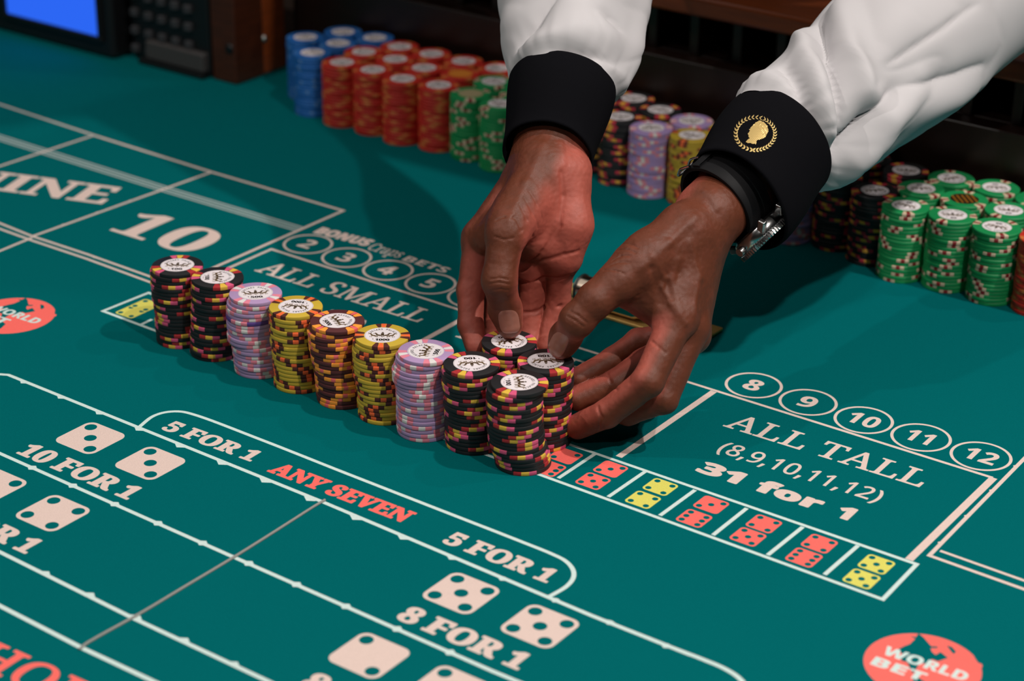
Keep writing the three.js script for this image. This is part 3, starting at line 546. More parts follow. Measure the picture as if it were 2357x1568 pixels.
// hand with the bare wrist (the dealer's right): palm to the viewer, thumb in front pressing on a stack
const rightHand = new Hand(rowStacks[10].clone().applyMatrix4(CAM_INV).z * -1);
{
  const h = rightHand, P = [0.62, 0.05, 0.8], T0 = [0.95, -0.15, -0.3], T1 = [0.55, -0.3, -0.75], F = [0.35, 0.1, 0.95], W = [0.95, 0, -0.35];
  h.mass([1318, 120, 96, 27], [1281, 262, 52, 25], W); h.mass([1281, 262, 52, 25], [1262, 330, 32, 22], W); h.mass([1300, 262, 50, 21], [1290, 340, 30, 20], W);
  h.mass([1262, 330, 32, 22], [1240, 400, 24, 20], W);
  h.mass([1236, 385, 28, 18], [1104, 548, 22, 12], P); h.mass([1262, 390, 30, 17], [1160, 592, 28, 12.5], P); h.mass([1285, 390, 30, 16], [1228, 606, 28, 12], P); h.mass([1302, 395, 26, 16], [1290, 596, 20, 11], P);
  h.mass([1308, 405, 14, 15.5], [1314, 520, 10, 14], P); h.mass([1314, 520, 10, 14], [1302, 590, 14, 11.5], P);
  h.mass([1250, 380, 12, 17], [1190, 500, -10, 15.5], T0); h.mass([1262, 410, 12, 17], [1226, 548, 10, 15], [0.8, 0, 0.25]); h.mass([1290, 440, 20, 15], [1262, 560, 18, 14], P); h.mass([1205, 470, -4, 15], [1166, 528, -18, 13.6], T0); h.mass([1185, 500, -2, 14], [1130, 545, 8, 12], T0);
  const tip = worldToCam(onPlane(1173, 748, STACK * CHIP_T + 0.0105)), tz = -tip.z - h.depth * 1000;
  h.finger([[1172, 515, -16, 14], [1165, 540, -22, 13], [1149, 645, -24, 11.6], [1163, 712, tz - 2, 11.2], [1173, 748, tz, 9.6]], [T0, T1, T1, T1], 5);
  h.finger([[1104, 548, 22, 11.5], [1084, 668, 24, 9.8], [1083, 748, 20, 9], [1096, 796, 14, 8.2]], [F]);
  h.finger([[1160, 592, 28, 12], [1138, 708, 40, 10], [1138, 778, 40, 9.2], [1148, 820, 34, 8.4]], [F]);
  h.finger([[1228, 606, 28, 11.5], [1224, 708, 42, 9.9], [1222, 778, 42, 9], [1220, 820, 36, 8.2]], [F]);
  h.finger([[1290, 596, 20, 10.5], [1284, 690, 36, 8.9], [1270, 756, 38, 8.2], [1256, 796, 36, 7.6]], [F]);
  // creases of palm, thumb and fingers
  const z = (x, y) => { const q = h.hit(x, y); return q ? -q.z - h.depth * 1000 : 0; }, c = (list) => list.map(([x, y]) => [x, y, z(x, y)]);
  for (const [l, w, d] of [
    [[[1292, 398], [1296, 450], [1288, 520], [1250, 580], [1206, 618]], 1.7, 1.3], [[[1200, 622], [1250, 600], [1300, 586], [1332, 578]], 1.5, 0.9], [[[1198, 650], [1250, 642], [1304, 636]], 1.9, 1.6],
    [[[1206, 720], [1232, 718], [1252, 708], [1290, 704]], 1.4, 1.1], [[[1195, 470], [1212, 505], [1226, 545]], 1.4, 0.5], [[[1207, 455], [1225, 490], [1238, 525]], 1.4, 0.5], [[[1219, 440], [1236, 470], [1248, 505]], 1.3, 0.45], [[[1184, 500], [1200, 530], [1212, 565]], 1.3, 0.45],
    [[[1126, 654], [1150, 650], [1172, 655]], 0.9, 0.55], [[[1130, 643], [1150, 640], [1170, 644]], 0.8, 0.45], [[[1134, 668], [1152, 666], [1170, 668]], 0.8, 0.4], [[[1140, 545], [1160, 552], [1182, 548]], 0.9, 0.4], [[[1142, 507], [1160, 500], [1180, 503]], 0.9, 0.4],
  ]) h.fold(c(l), w, d);
  h.ridge(c([[1252, 330], [1210, 420], [1172, 505]]), 3.2, 0.9); h.ridge(c([[1290, 330], [1296, 380]]), 2.6, 0.8);
}
// hand with the watch (the dealer's left): back of the hand to the viewer, thumb on one stack and fingers against its side
const leftHand = new Hand(rowStacks[9].clone().applyMatrix4(CAM_INV).z * -1);
{
  const h = leftHand, P = [-0.75, 0.1, -0.55], T = [-0.35, -0.5, -0.75], F = [-0.75, 0.6, -0.1], T0 = [-0.5, -0.6, -0.5];
  h.mass([1810, 320, 92, 27], [1690, 440, 44, 25], P); h.mass([1690, 440, 44, 25], [1632, 496, 24, 22.5], P); h.mass([1632, 496, 24, 22.5], [1590, 556, 14, 20], P);
  h.mass([1580, 548, 8, 19], [1560, 728, -10, 13.5], P); h.mass([1600, 560, 16, 18], [1586, 752, 6, 13], P); h.mass([1612, 572, 28, 16], [1592, 768, 22, 12.5], P); h.mass([1618, 580, 40, 15], [1582, 768, 38, 11.5], P);
  h.mass([1570, 530, 2, 18], [1470, 612, -14, 16], T0); h.mass([1490, 592, -10, 16.5], [1420, 652, -20, 13.2], T0); h.mass([1455, 645, -8, 13], [1520, 690, -4, 14], T0); h.mass([1450, 680, -6, 9.5], [1512, 708, -4, 12], T0);
  const tip = worldToCam(onPlane(1293, 796, STACK * CHIP_T + 0.0102)), tz = -tip.z - h.depth * 1000;
  h.finger([[1424, 648, -20, 13], [1372, 690, -24, 12], [1328, 738, -22, 11.4], [1302, 776, tz - 1, 10.6], [1293, 796, tz, 9.4]], [T0, T, T, T], 5);
  h.finger([[1558, 735, -12, 12.6], [1492, 878, -26, 10.8], [1398, 952, -6, 9.8], [1330, 982, 15, 9]], [F]);
  h.finger([[1588, 760, 4, 12.4], [1527, 918, -4, 10.4], [1446, 948, 14, 9.4], [1392, 940, 20, 8.6]], [F]);
  h.finger([[1592, 775, 22, 12], [1482, 836, 24, 10], [1416, 882, 20, 9.3], [1330, 918, 18, 8.8]], [F]);
  h.finger([[1582, 770, 38, 11], [1468, 786, 42, 9], [1412, 826, 36, 8.4], [1330, 872, 24, 7.9]], [F]);
  const z = (x, y) => { const q = h.hit(x, y); return q ? -q.z - h.depth * 1000 : 0; }, c = (list) => list.map(([x, y]) => [x, y, z(x, y)]);
  h.ridge(c([[1600, 500], [1540, 560], [1470, 620]]), 3, 0.9); h.ridge(c([[1560, 600], [1545, 640], [1562, 720]]), 3.2, 1.2); h.ridge(c([[1524, 660], [1545, 700], [1580, 745]]), 2.2, 0.9); h.ridge(c([[1500, 590], [1530, 640], [1524, 660]]), 1.9, 0.8); h.ridge(c([[1590, 560], [1610, 640], [1600, 720]]), 3, 0.9); h.ridge(c([[1622, 440], [1650, 480]]), 2.4, 0.9);
  for (const [l, w, d] of [
    [[[1410, 600], [1428, 590], [1450, 588]], 0.9, 0.6], [[[1402, 612], [1424, 604], [1448, 604]], 0.9, 0.5], [[[1432, 562], [1450, 562], [1468, 570]], 0.9, 0.6], [[[1424, 576], [1444, 574], [1462, 582]], 0.9, 0.5], [[[1390, 622], [1412, 622], [1436, 630]], 0.8, 0.45],
    [[[1312, 716], [1330, 726], [1350, 742]], 0.9, 0.5], [[[1306, 728], [1324, 738], [1342, 752]], 0.9, 0.45], [[[1500, 786], [1516, 800], [1532, 812]], 1.2, 0.6],
    [[[1376, 938], [1384, 960], [1380, 990]], 1.3, 0.9], [[[1398, 858], [1406, 880], [1420, 898]], 1.1, 0.6], [[[1452, 560], [1500, 620], [1522, 700]], 2.2, 0.7],
  ]) h.fold(c(l), w, d);
}
// where the field was set up through pixels, nails are small shells lying on the skin
function nail(hand, cx, cy, ax, ay, bx, by) {
  const n = 14, pos = [], idx = [], cells = [], q = new THREE.Vector3();
  for (let i = 0; i <= n; i++) for (let j = 0; j <= n; j++) {
    let s = i / n * 2 - 1, t = j / n * 2 - 1; const m = Math.max(Math.abs(s), Math.abs(t)), e = Math.pow(Math.abs(s) ** 3.4 + Math.abs(t) ** 3.4, 1 / 3.4) || 1; s *= m / e; t *= m / e;
    let p = null; for (let k = 1; !p && k > 0; k -= 0.06) p = hand.hit(cx + k * (s * ax + t * bx), cy + k * (s * ay + t * by)); gradient((x, y, z) => hand.raw(x, y, z), p.x, p.y, p.z, 1, q);
    const edge = Math.max(Math.abs(i / n * 2 - 1), Math.abs(j / n * 2 - 1));
    p.addScaledVector(q, edge > 0.99 ? -0.3 : 0.3 - 0.2 * edge * edge); pos.push(p.x, p.y, p.z);
  }
  for (let i = 0; i < n; i++) for (let j = 0; j < n; j++) { const a = i * (n + 1) + j, b = a + n + 1; idx.push(a, b, a + 1, b, b + 1, a + 1); }
  const g = new THREE.BufferGeometry(); g.setAttribute('position', new THREE.Float32BufferAttribute(pos, 3)); g.setIndex(idx); g.scale(0.001, 0.001, 0.001).applyMatrix4(CAM); g.computeVertexNormals();
  return g;
}
const skinBump = noiseTexture(256, (x, y) => 0.5 + 0.2 * nz(x * 28, y * 64, 1) + 0.2 * nz(x * 80, y * 40, 5) + 0.1 * (rnd() - 0.5));
const skin = new THREE.MeshPhysicalMaterial({ color: 0xffffff, vertexColors: true, roughness: 0.44, specularIntensity: 0.65, bumpMap: skinBump, bumpScale: 0.00022, side: THREE.DoubleSide });
const nailMat = new THREE.MeshPhysicalMaterial({ color: lin(0.36, 0.15, 0.11), roughness: 0.3, side: THREE.DoubleSide });
const person = thing('person', 'person in a white shirt with black cuffs reaching down over the chips', 'person');
const handGeos = [skinGeometry(rightHand, 1.0), skinGeometry(leftHand, 1.0)];

// ---------------------------------------------------------------- clothes
// A tube of cloth: axis through camera-space points (mm); each ring's angle 0 faces the viewer, 90 degrees is the upper-left / left side.
class Tube {
  constructor(points, radii) { this.curve = new THREE.CatmullRomCurve3(points, false, 'centripetal'); this.radii = radii; this.len = this.curve.getLength(); }
  frame(t) {
    const c = this.curve.getPointAt(clamp(t)), T = this.curve.getTangentAt(clamp(t)), N = new THREE.Vector3(0, 0, 1).addScaledVector(T, -T.z).normalize(), B = new THREE.Vector3().crossVectors(N, T).normalize();
    return { c, T, N, B };
  }
  radius(t) { const r = this.radii, x = clamp(t) * (r.length - 1), i = Math.min(r.length - 2, Math.floor(x)); return mix(r[i], r[i + 1], x - i); }
  point(t, a, off = 0, flat = 1) { const { c, N, B } = this.frame(t), r = this.radius(t) + off; return c.clone().addScaledVector(N, Math.cos(a) * r * flat).addScaledVector(B, Math.sin(a) * r); }
}
function ringMesh(rows, seg) {   // rows of closed rings -> camera-space mesh moved into the world
  const pos = [], uv = [], idx = [];
  rows.forEach((row, j) => row.forEach((p, i) => { pos.push(p.x, p.y, p.z); uv.push(i / seg * 0.3, j / rows.length * 0.3); }));
  for (let j = 0; j < rows.length - 1; j++) for (let i = 0; i < seg; i++) { const a = j * (seg + 1) + i, b = a + seg + 1; idx.push(a, b, a + 1, b, b + 1, a + 1); }
  const g = new THREE.BufferGeometry(); g.setAttribute('position', new THREE.Float32BufferAttribute(pos, 3)); g.setAttribute('uv', new THREE.Float32BufferAttribute(uv, 2)); g.setIndex(idx);
  g.scale(0.001, 0.001, 0.001).applyMatrix4(CAM); g.computeVertexNormals();
  // close the seam of normals
  const n = g.attributes.normal; rows.forEach((_, j) => { const a = j * (seg + 1), b = a + seg, v = new THREE.Vector3(n.getX(a) + n.getX(b), n.getY(a) + n.getY(b), n.getZ(a) + n.getZ(b)).normalize(); n.setXYZ(a, v.x, v.y, v.z); n.setXYZ(b, v.x, v.y, v.z); });
  return g;
}
const weave = noiseTexture(256, (x, y) => 0.5 + 0.25 * Math.sin(x * 256 * 0.78) * Math.sin(y * 256 * 0.78) + 0.2 * (rnd() - 0.5));
const shirtCloth = new THREE.MeshPhysicalMaterial({ color: lin(0.56, 0.545, 0.56), roughness: 0.85, specularIntensity: 0.3, sheen: 0.15, sheenColor: new THREE.Color(1, 1, 1), bumpMap: weave, bumpScale: 0.0001, side: THREE.DoubleSide });
const cuffCloth = new THREE.MeshPhysicalMaterial({ color: lin(0.0045, 0.0045, 0.006), roughness: 0.95, specularIntensity: 0.12, bumpMap: weave, bumpScale: 0.0001, side: THREE.DoubleSide });
const angleGap = (a, b) => { let d = (a - b) % (2 * Math.PI); if (d > Math.PI) d -= 2 * Math.PI; if (d < -Math.PI) d += 2 * Math.PI; return d; };
// fold ridges: paths of [t along the sleeve, angle] with height and width in mm
function foldHeight(folds, t, a, len, r) {
  let h = 0;
  for (const f of folds) {
    let best = 1e9, reach = 1;
    for (let i = 1; i < f.path.length; i++) {
      const [t0, a0] = f.path[i - 1], [t1, a1] = f.path[i], ex = (t1 - t0) * len, ey = angleGap(a1, a0) * r, px = (t - t0) * len, py = angleGap(a, a0) * r, l2 = ex * ex + ey * ey || 1e-9, k = clamp((px * ex + py * ey) / l2), d = Math.hypot(px - ex * k, py - ey * k);
      if (d < best) { best = d; const s = (i - 1 + k) / (f.path.length - 1); reach = Math.pow(Math.sin(Math.PI * clamp(0.12 + s * 0.76)), 0.7); }
    }
    h += f.h * reach * (f.h < 0 ? Math.exp(-best / (f.w * 0.62)) : Math.exp(-((best / f.w) ** 2)));
  }
  return h;
}
function sleeve(tube, folds, t0, seed_, gather) {
  const seg = 160, n = 170, rows = [];
  for (let j = 0; j <= n; j++) {
    const t = t0 + (1 - t0) * Math.pow(j / n, 1.15), row = [], s = (t - t0) * tube.len;
    for (let i = 0; i <= seg; i++) {
      const a = i / seg * 2 * Math.PI, r = tube.radius(t), ca = Math.cos(a), sa = Math.sin(a), x = ca * 1.4, y = sa * 1.4, z = s / 52;
      let off = foldHeight(folds, t, a, tube.len, r);
      const ease = smooth(0, 26, s);
      off += ease * (2.6 * nz(x * 0.7 + seed_, y * 0.7, z * 0.5) - 1.2 * Math.exp(-12 * Math.abs(nz(x * 0.8 + seed_ * 2 + z * 0.5, y * 0.8 - z * 0.35, z * 0.5))));
      off += smooth(3, 7, s) * Math.exp(-s / 13) * gather * (0.8 * Math.sin(a * 26 + 2 * nz(x * 3, y * 3, seed_)) + 0.9 * nz(x * 5, y * 5, z)) ;
      off += -3.4 + smooth(1, 10, s) * 5.0;
      row.push(tube.point(t, a, off));
    }
    rows.push(row);
  }
  return ringMesh(rows, seg);
}
function cuff(tube, t0, t1, seed_, bulge = 0) {   // bulge: room for the watch under the lower edge
  const seg = 120, rows = [], at_ = (t, off) => { const row = []; for (let i = 0; i <= seg; i++) { const a = i / seg * 2 * Math.PI; row.push(tube.point(t, a, off + bulge * Math.exp(-((angleGap(a, -1.5) / 0.75) ** 2)) * (1 - smooth(t0, t1, t)) + 0.5 * nz(Math.cos(a) * 2, Math.sin(a) * 2, t * 9 + seed_))); } rows.push(row); };
  at_(t1, -2.6); at_(mix(t0, t1, 0.5), -2.6); at_(t0, -2.6); at_(t0 - 0.004, -2.1); at_(t0 - 0.007, -1.1); at_(t0 - 0.004, -0.2); for (let k = 0; k <= 16; k++) at_(mix(t0, t1, k / 16), 0.25 * Math.sin(Math.PI * k / 16)); at_(t1 + 0.002, -0.4); at_(t1, -2.6);
  return ringMesh(rows, seg);
}
const rd = rightHand.depth, ld = leftHand.depth, up = (u, v, y) => worldToCam(toWorld(u, v, y));
const rightArm = new Tube([pv(1248, 395, rd + 0.008), pv(1261, 348, rd + 0.026), pv(1295, 202, rd + 0.052), pv(1312, 100, rd + 0.078), pv(1322, 0, rd + 0.105), pv(1340, -160, rd + 0.16), worldToCam(new THREE.Vector3(0.035, 0.37, -1.67)), worldToCam(new THREE.Vector3(0.0, 0.6, -1.84))], [31, 33, 39.5, 48, 57, 60, 66, 74]);
const leftArm = new Tube([pv(1655, 482, ld + 0.022), pv(1698, 447, ld + 0.034), pv(1790, 331, ld + 0.064), pv(1918, 245, ld + 0.098), pv(2050, 130, ld + 0.135), pv(2200, -5, ld + 0.18), worldToCam(new THREE.Vector3(0.455, 0.32, -1.62)), worldToCam(new THREE.Vector3(0.46, 0.58, -1.53))], [37, 40, 45, 52, 60, 64, 68, 74]);
// the radius list is spread evenly by knots, so place values by arc length
for (const T of [rightArm, leftArm]) {
  const pts = T.curve.points, knots = [0]; for (let i = 1; i < pts.length; i++) knots.push(knots[i - 1] + pts[i].distanceTo(pts[i - 1]));
  const total = knots[knots.length - 1], r = T.radii.slice(); T.knots = knots.map((k) => k / total);
  T.radius = (t) => { for (let i = 1; i < r.length; i++) if (t <= T.knots[i] || i === r.length - 1) return mix(r[i - 1], r[i], smooth(0, 1, clamp((t - T.knots[i - 1]) / (T.knots[i] - T.knots[i - 1])))); };
}
// the cloth point of a tube seen at a pixel, as [t, angle]
const project = (p) => [IMG_W / 2 - p.x / p.z * FOCAL, IMG_H / 2 + p.y / p.z * FOCAL];
function seekOn(T, px, py, t0, t1) { let bt = 0, ba = 0, best = 1e9, ht = (t1 - t0) / 2, ha = 1.45, ct = (t0 + t1) / 2, ca = 0; for (let it = 0; it < 7; it++) { for (let i = -7; i <= 7; i++) for (let j = -7; j <= 7; j++) { const t = ct + i / 7 * ht, a = clamp(ca + j / 7 * ha, -1.5, 1.5), q = project(T.point(t, a, 0.3)), d = Math.hypot(q[0] - px, q[1] - py); if (d < best) { best = d; bt = t; ba = a; } } ct = bt; ca = ba; ht *= 0.4; ha *= 0.4; } return [bt, ba]; }
const foldsPx = (T, list) => list.map(([h, w, ...pts]) => ({ h: h * 1.35, w, path: pts.map(([x, y]) => seekOn(T, x, y, T.knots[2], T.knots[5])) }));
const K = (T, i, f = 0) => mix(T.knots[i], T.knots[Math.min(i + 1, T.knots.length - 1)], f);
{
  const T = rightArm, f = (i, k) => K(T, i, k);
  mesh('cuff', cuff(T, f(1, 0), f(2, 0), 1.3), cuffCloth, person).userData.label = 'plain black cuff';
  mesh('sleeve', sleeve(T, [...foldsPx(T, [
    [-9, 13, [1285, -20], [1225, 50], [1188, 108]], [6, 12, [1205, 128], [1260, 98], [1330, 82], [1405, 92]], [-6, 9, [1275, 122], [1340, 124], [1415, 152]], [4, 9, [1235, 158], [1320, 148], [1425, 192]], [5, 12, [1482, 30], [1455, 120], [1428, 195]], [-3, 6, [1180, 150], [1220, 140], [1260, 130]], [3.5, 16, [1180, 10], [1165, 80]], [-4, 8, [1380, 20], [1430, 70]],
  ])], f(2, -0.03), 3.1, 0.9), shirtCloth, person).userData.label = 'white shirt sleeve above the plain black cuff';
}
let leftCuff;
{
  const T = leftArm, f = (i, k) => K(T, i, k);
  leftCuff = mesh('cuff', cuff(T, f(1, 0), f(2, 0), 5.7, 7), cuffCloth, person); leftCuff.userData.label = 'black cuff with a gold embroidered emblem';
  mesh('sleeve', sleeve(T, [...foldsPx(T, [
    [9, 10, [1840, 80], [1852, 140], [1882, 222], [1906, 300]], [-10, 6.5, [1806, 168], [1836, 200], [1868, 270], [1892, 338]], [5, 12, [1712, 208], [1760, 188], [1806, 206]], [-9, 7, [1890, 50], [1902, 140], [1925, 240], [1936, 332]],
    [8, 11, [1935, 20], [1955, 130], [1988, 212], [2024, 252]], [-11, 9, [2050, 212], [1992, 265], [1942, 330], [1912, 384]], [8, 12, [2115, 195], [2040, 284], [1962, 372], [1925, 414]], [-5, 10, [2262, 150], [2150, 188], [2062, 202]], [5, 15, [2250, 196], [2170, 236], [2090, 268]], [-3, 4, [2250, 8], [2140, 84], [2040, 150]], [4, 18, [2080, 20], [2030, 110]], [-2, 4, [1745, 212], [1790, 232], [1826, 262]],
  ])], f(2, -0.03), 8.4, 1.3), shirtCloth, person).userData.label = 'white shirt sleeve above the cuff with the gold emblem';
}
// gold thread emblem on the cuff: a wreath of leaves around a head in profile, laid on the cloth
{
  const T = leftArm, pts = [], t0 = K(T, 1, 0), t1 = K(T, 2, 0);
  // find the cloth point seen at a pixel
  const seek = (px, py) => { let bt = 0, ba = 0, best = 1e9, ht = (t1 - t0) / 2, ha = 1.3, ct = (t0 + t1) / 2, ca = 0; for (let it = 0; it < 7; it++) { for (let i = -6; i <= 6; i++) for (let j = -6; j <= 6; j++) { const t = ct + i / 6 * ht, a = ca + j / 6 * ha, q = project(T.point(t, a, 0.3)), d = Math.hypot(q[0] - px, q[1] - py); if (d < best) { best = d; bt = t; ba = a; } } ct = bt; ca = ba; ht *= 0.4; ha *= 0.4; } return [bt, ba]; };
  const lay = (px, py, off) => { const [t, a] = seek(px, py); return T.point(t, a, 0.25 + off); };
  const gold = new THREE.MeshPhysicalMaterial({ color: lin(0.62, 0.44, 0.16), roughness: 0.42, metalness: 0.4, side: THREE.DoubleSide });
  const emblem = shade(new THREE.Group()); emblem.name = 'embroidered_emblem'; emblem.userData.label = 'gold thread wreath around a head in profile'; person.add(emblem);
  const C = [1738.5, 308], tilt = 0.12;
  const leafGeo = (x, y, ang, len, wid) => {
    const pos = [], idx = [], n = 6, cs = Math.cos(ang), sn = Math.sin(ang);
    for (let i = 0; i <= n; i++) { const s = i / n, w = wid * Math.sin(Math.PI * Math.pow(s, 0.8)) + 0.3; for (const k of [-1, 0, 1]) { const lx = s * len, ly = k * w, p = lay(x + lx * cs - ly * sn, y + lx * sn + ly * cs, k ? 0 : 0.5); pos.push(p.x, p.y, p.z); } }
    for (let i = 0; i < n; i++) for (let k = 0; k < 2; k++) { const a = i * 3 + k, b = a + 3; idx.push(a, a + 1, b, b, a + 1, b + 1); }
    const g = new THREE.BufferGeometry(); g.setAttribute('position', new THREE.Float32BufferAttribute(pos, 3)); g.setIndex(idx); g.scale(0.001, 0.001, 0.001).applyMatrix4(CAM); g.computeVertexNormals(); return g;
  };
  const leaves = [];
  for (const side of [-1, 1]) {
    const n = 17, a0 = 98, a1 = side < 0 ? 282 : -58;   // from the foot of the wreath up each side (degrees, y down)
    for (let i = 0; i < n; i++) {
      const A = mix(a0, a1, i / (n - 1)) * DEG, x = C[0] + 45 * Math.cos(A), y = C[1] + 37.5 * Math.sin(A), dir = Math.atan2(37.5 * Math.cos(A), -45 * Math.sin(A)) + (side < 0 ? 0 : Math.PI);
      for (const k of [-1, 1]) leaves.push(leafGeo(x, y, dir + k * 0.62, 8.4, 1.75));
    }
  }
  const w = mesh('wreath', mergeGeometries(leaves), gold, emblem); w.userData.kind = 'stuff';
  // head in profile, facing left
  const outline = [[1757, 281], [1766, 290], [1768, 303], [1762, 316], [1750, 322], [1742, 324], [1740, 333], [1716, 329], [1722, 321], [1726, 319], [1722, 316], [1723, 312], [1721, 310], [1724, 306], [1727, 300], [1724, 300], [1730, 293], [1738, 284], [1748, 279]];
  const shape = new THREE.Shape(outline.map(([x, y]) => new THREE.Vector2(x, -y))), sg = new THREE.ShapeGeometry(shape), p0 = [], flat = sg.attributes.position;
  // denser grid inside the outline, following the cloth, with rows of stitches as relief
  const inside = (x, y) => { let c = false; for (let i = 0, j = outline.length - 1; i < outline.length; j = i++) { const [xi, yi] = outline[i], [xj, yj] = outline[j]; if ((yi > y) !== (yj > y) && x < ((xj - xi) * (y - yi)) / (yj - yi) + xi) c = !c; } return c; };
  const st = 1.5, pos = [], idx = [], grid = new Map();
  const vert = (i, j) => { const k = i + ',' + j; if (!grid.has(k)) { const x = 1714 + i * st, y = 278 + j * st, band = Math.hypot(x - 1728, y - 318), p = lay(x, y, 0.55 + 0.22 * Math.sin(i * 2.1) * Math.sin(j * 2.4) + (band > 30 && Math.sin(band * 0.9) > 0.7 ? 0.4 : 0)); grid.set(k, pos.length / 3); pos.push(p.x, p.y, p.z); } return grid.get(k); };
  for (let i = 0; i < 38; i++) for (let j = 0; j < 38; j++) if (inside(1714 + (i + 0.5) * st, 278 + (j + 0.5) * st)) { const a = vert(i, j), b = vert(i + 1, j), c = vert(i, j + 1), d = vert(i + 1, j + 1); idx.push(a, c, b, b, c, d); }
  const hg = new THREE.BufferGeometry(); hg.setAttribute('position', new THREE.Float32BufferAttribute(pos, 3)); hg.setIndex(idx); hg.scale(0.001, 0.001, 0.001).applyMatrix4(CAM); hg.computeVertexNormals();
  mesh('profile_head', hg, gold, emblem);
}

// coarse rest of the body, wearing shirt and trousers behind the chip bank (out of the picture, but it stands there and throws its shade)
{
  const W = (u, v, y) => toWorld(u, v, y).multiplyScalar(1000), J = { hipL: W(-125, 900, 0.13), hipR: W(35, 900, 0.13), chest: W(-45, 610, 0.46), neck: W(-45, 420, 0.68), head: W(-45, 340, 0.82), shR: W(-314, 440, 0.6), shL: W(225, 450, 0.58), kneeL: W(-130, 900, -0.36), kneeR: W(40, 900, -0.36), footL: W(-135, 910, -0.7), footR: W(45, 910, -0.7) };
  const clay_ = (bones, k) => (x, y, z) => { let m = 1e9; for (const b of bones) { const d = b.d(x, y, z); m = m > 1e8 ? d : smin(m, d, k); } return m; };
  const build = (bones, k, cell, colour) => {
    const lo = [1e9, 1e9, 1e9], hi = [-1e9, -1e9, -1e9]; for (const b of bones) for (const t of [0, 1]) ['x', 'y', 'z'].forEach((a, i) => { const c = b['a' + a] + t * b['d' + a], r = Math.max(b.ra, b.rb) + 30; lo[i] = Math.min(lo[i], c - r); hi[i] = Math.max(hi[i], c + r); });
    const f = clay_(bones, k), { pos, idx } = netMesh(f, lo, hi, cell), g = new THREE.BufferGeometry(), nor = new Float32Array(pos.length), n = new THREE.Vector3();
    for (let i = 0; i < pos.length; i += 3) gradient(f, pos[i], pos[i + 1], pos[i + 2], 2, n).toArray(nor, i);
    g.setAttribute('position', new THREE.BufferAttribute(pos, 3)); g.setAttribute('normal', new THREE.BufferAttribute(nor, 3)); g.setAttribute('uv', new THREE.BufferAttribute(new Float32Array(pos.length / 3 * 2), 2)); if (colour) g.setAttribute('color', new THREE.BufferAttribute(new Float32Array(pos.length).map((_, i) => colour[i % 3]), 3)); g.setIndex(idx); return g.scale(0.001, 0.001, 0.001);
  };
  const camToWorld = (p) => p.clone().multiplyScalar(0.001).applyMatrix4(CAM).multiplyScalar(1000), B = (a, b, ra, rb) => new Bone(a, b, ra, rb);
  const armBones = (T) => { const out = [], n = 9; for (let i = 0; i < n; i++) { const a = mix(K(T, 2, 0.2), 1, i / n), b = mix(K(T, 2, 0.2), 1, (i + 1) / n); out.push(B(camToWorld(T.curve.getPointAt(a)), camToWorld(T.curve.getPointAt(b)), mix(28, 48, i / n), mix(28, 48, (i + 1) / n))); } return out; };
  const off = (p, dx, dy, dz) => p.clone().add(new THREE.Vector3(dx, dy, dz)), faceDir = new THREE.Vector3(-ST, -0.25, CT).normalize();
  const head = [B(J.neck, J.head, 62, 60), B(off(J.head, 0, 40, 0), off(J.head, 0, 95, 0), 84, 88), B(off(J.head, 0, 20, 0).addScaledVector(faceDir, 30), off(J.head, 0, -20, 0).addScaledVector(faceDir, 52), 52, 34), B(off(J.head, 0, 62, 0).addScaledVector(faceDir, 84), off(J.head, 0, 24, 0).addScaledVector(faceDir, 98), 8, 13)];
  for (const s of [-1, 1]) head.push(B(off(J.head, CT * 84 * s, 62, ST * 84 * s), off(J.head, CT * 86 * s, 30, ST * 86 * s), 14, 9));
  handGeos.push(build([...armBones(rightArm), ...armBones(leftArm), ...head, B(J.shR, J.shL, 56, 56), B(J.chest, J.neck, 100, 60), B(J.chest, J.hipL, 100, 80), B(J.chest, J.hipR, 100, 80)], 30, 11, DORSAL));
  mesh('shirt', build([B(J.shR, J.shL, 70, 70), B(off(J.chest, -70, 60, -50), off(J.chest, 70, 60, 50), 118, 118), B(J.chest, J.hipL, 128, 112), B(J.chest, J.hipR, 128, 112), B(J.chest, off(J.neck, 0, -30, 0), 110, 74)], 40, 11), shirtCloth, person).userData.label = 'white shirt body';
  mesh('trousers', build([B(J.hipL, J.hipR, 118, 118), B(J.hipL, J.kneeL, 100, 74), B(J.kneeL, J.footL, 74, 62), B(J.hipR, J.kneeR, 100, 74), B(J.kneeR, J.footR, 74, 62)], 24, 12), cuffCloth, person);
  for (const [p, s] of [[J.footL, 'shoe'], [J.footR, 'shoe']]) mesh(s, build([B(off(p, 0, -44, 0), off(p, 0, -46, 0).addScaledVector(new THREE.Vector3(-ST, 0, CT), 150), 36, 32)], 10, 8), cuffCloth, person);
}
mesh('body', mergeGeometries(handGeos), skin, person).userData.label = 'brown skinned hands with pinkish palms';
mesh('thumbnail', nail(rightHand, 1172, 741, 26, -2, 5, 29), nailMat, person);
mesh('thumbnail', nail(leftHand, 1284, 794, 20, 10, -13, 27), nailMat, person);

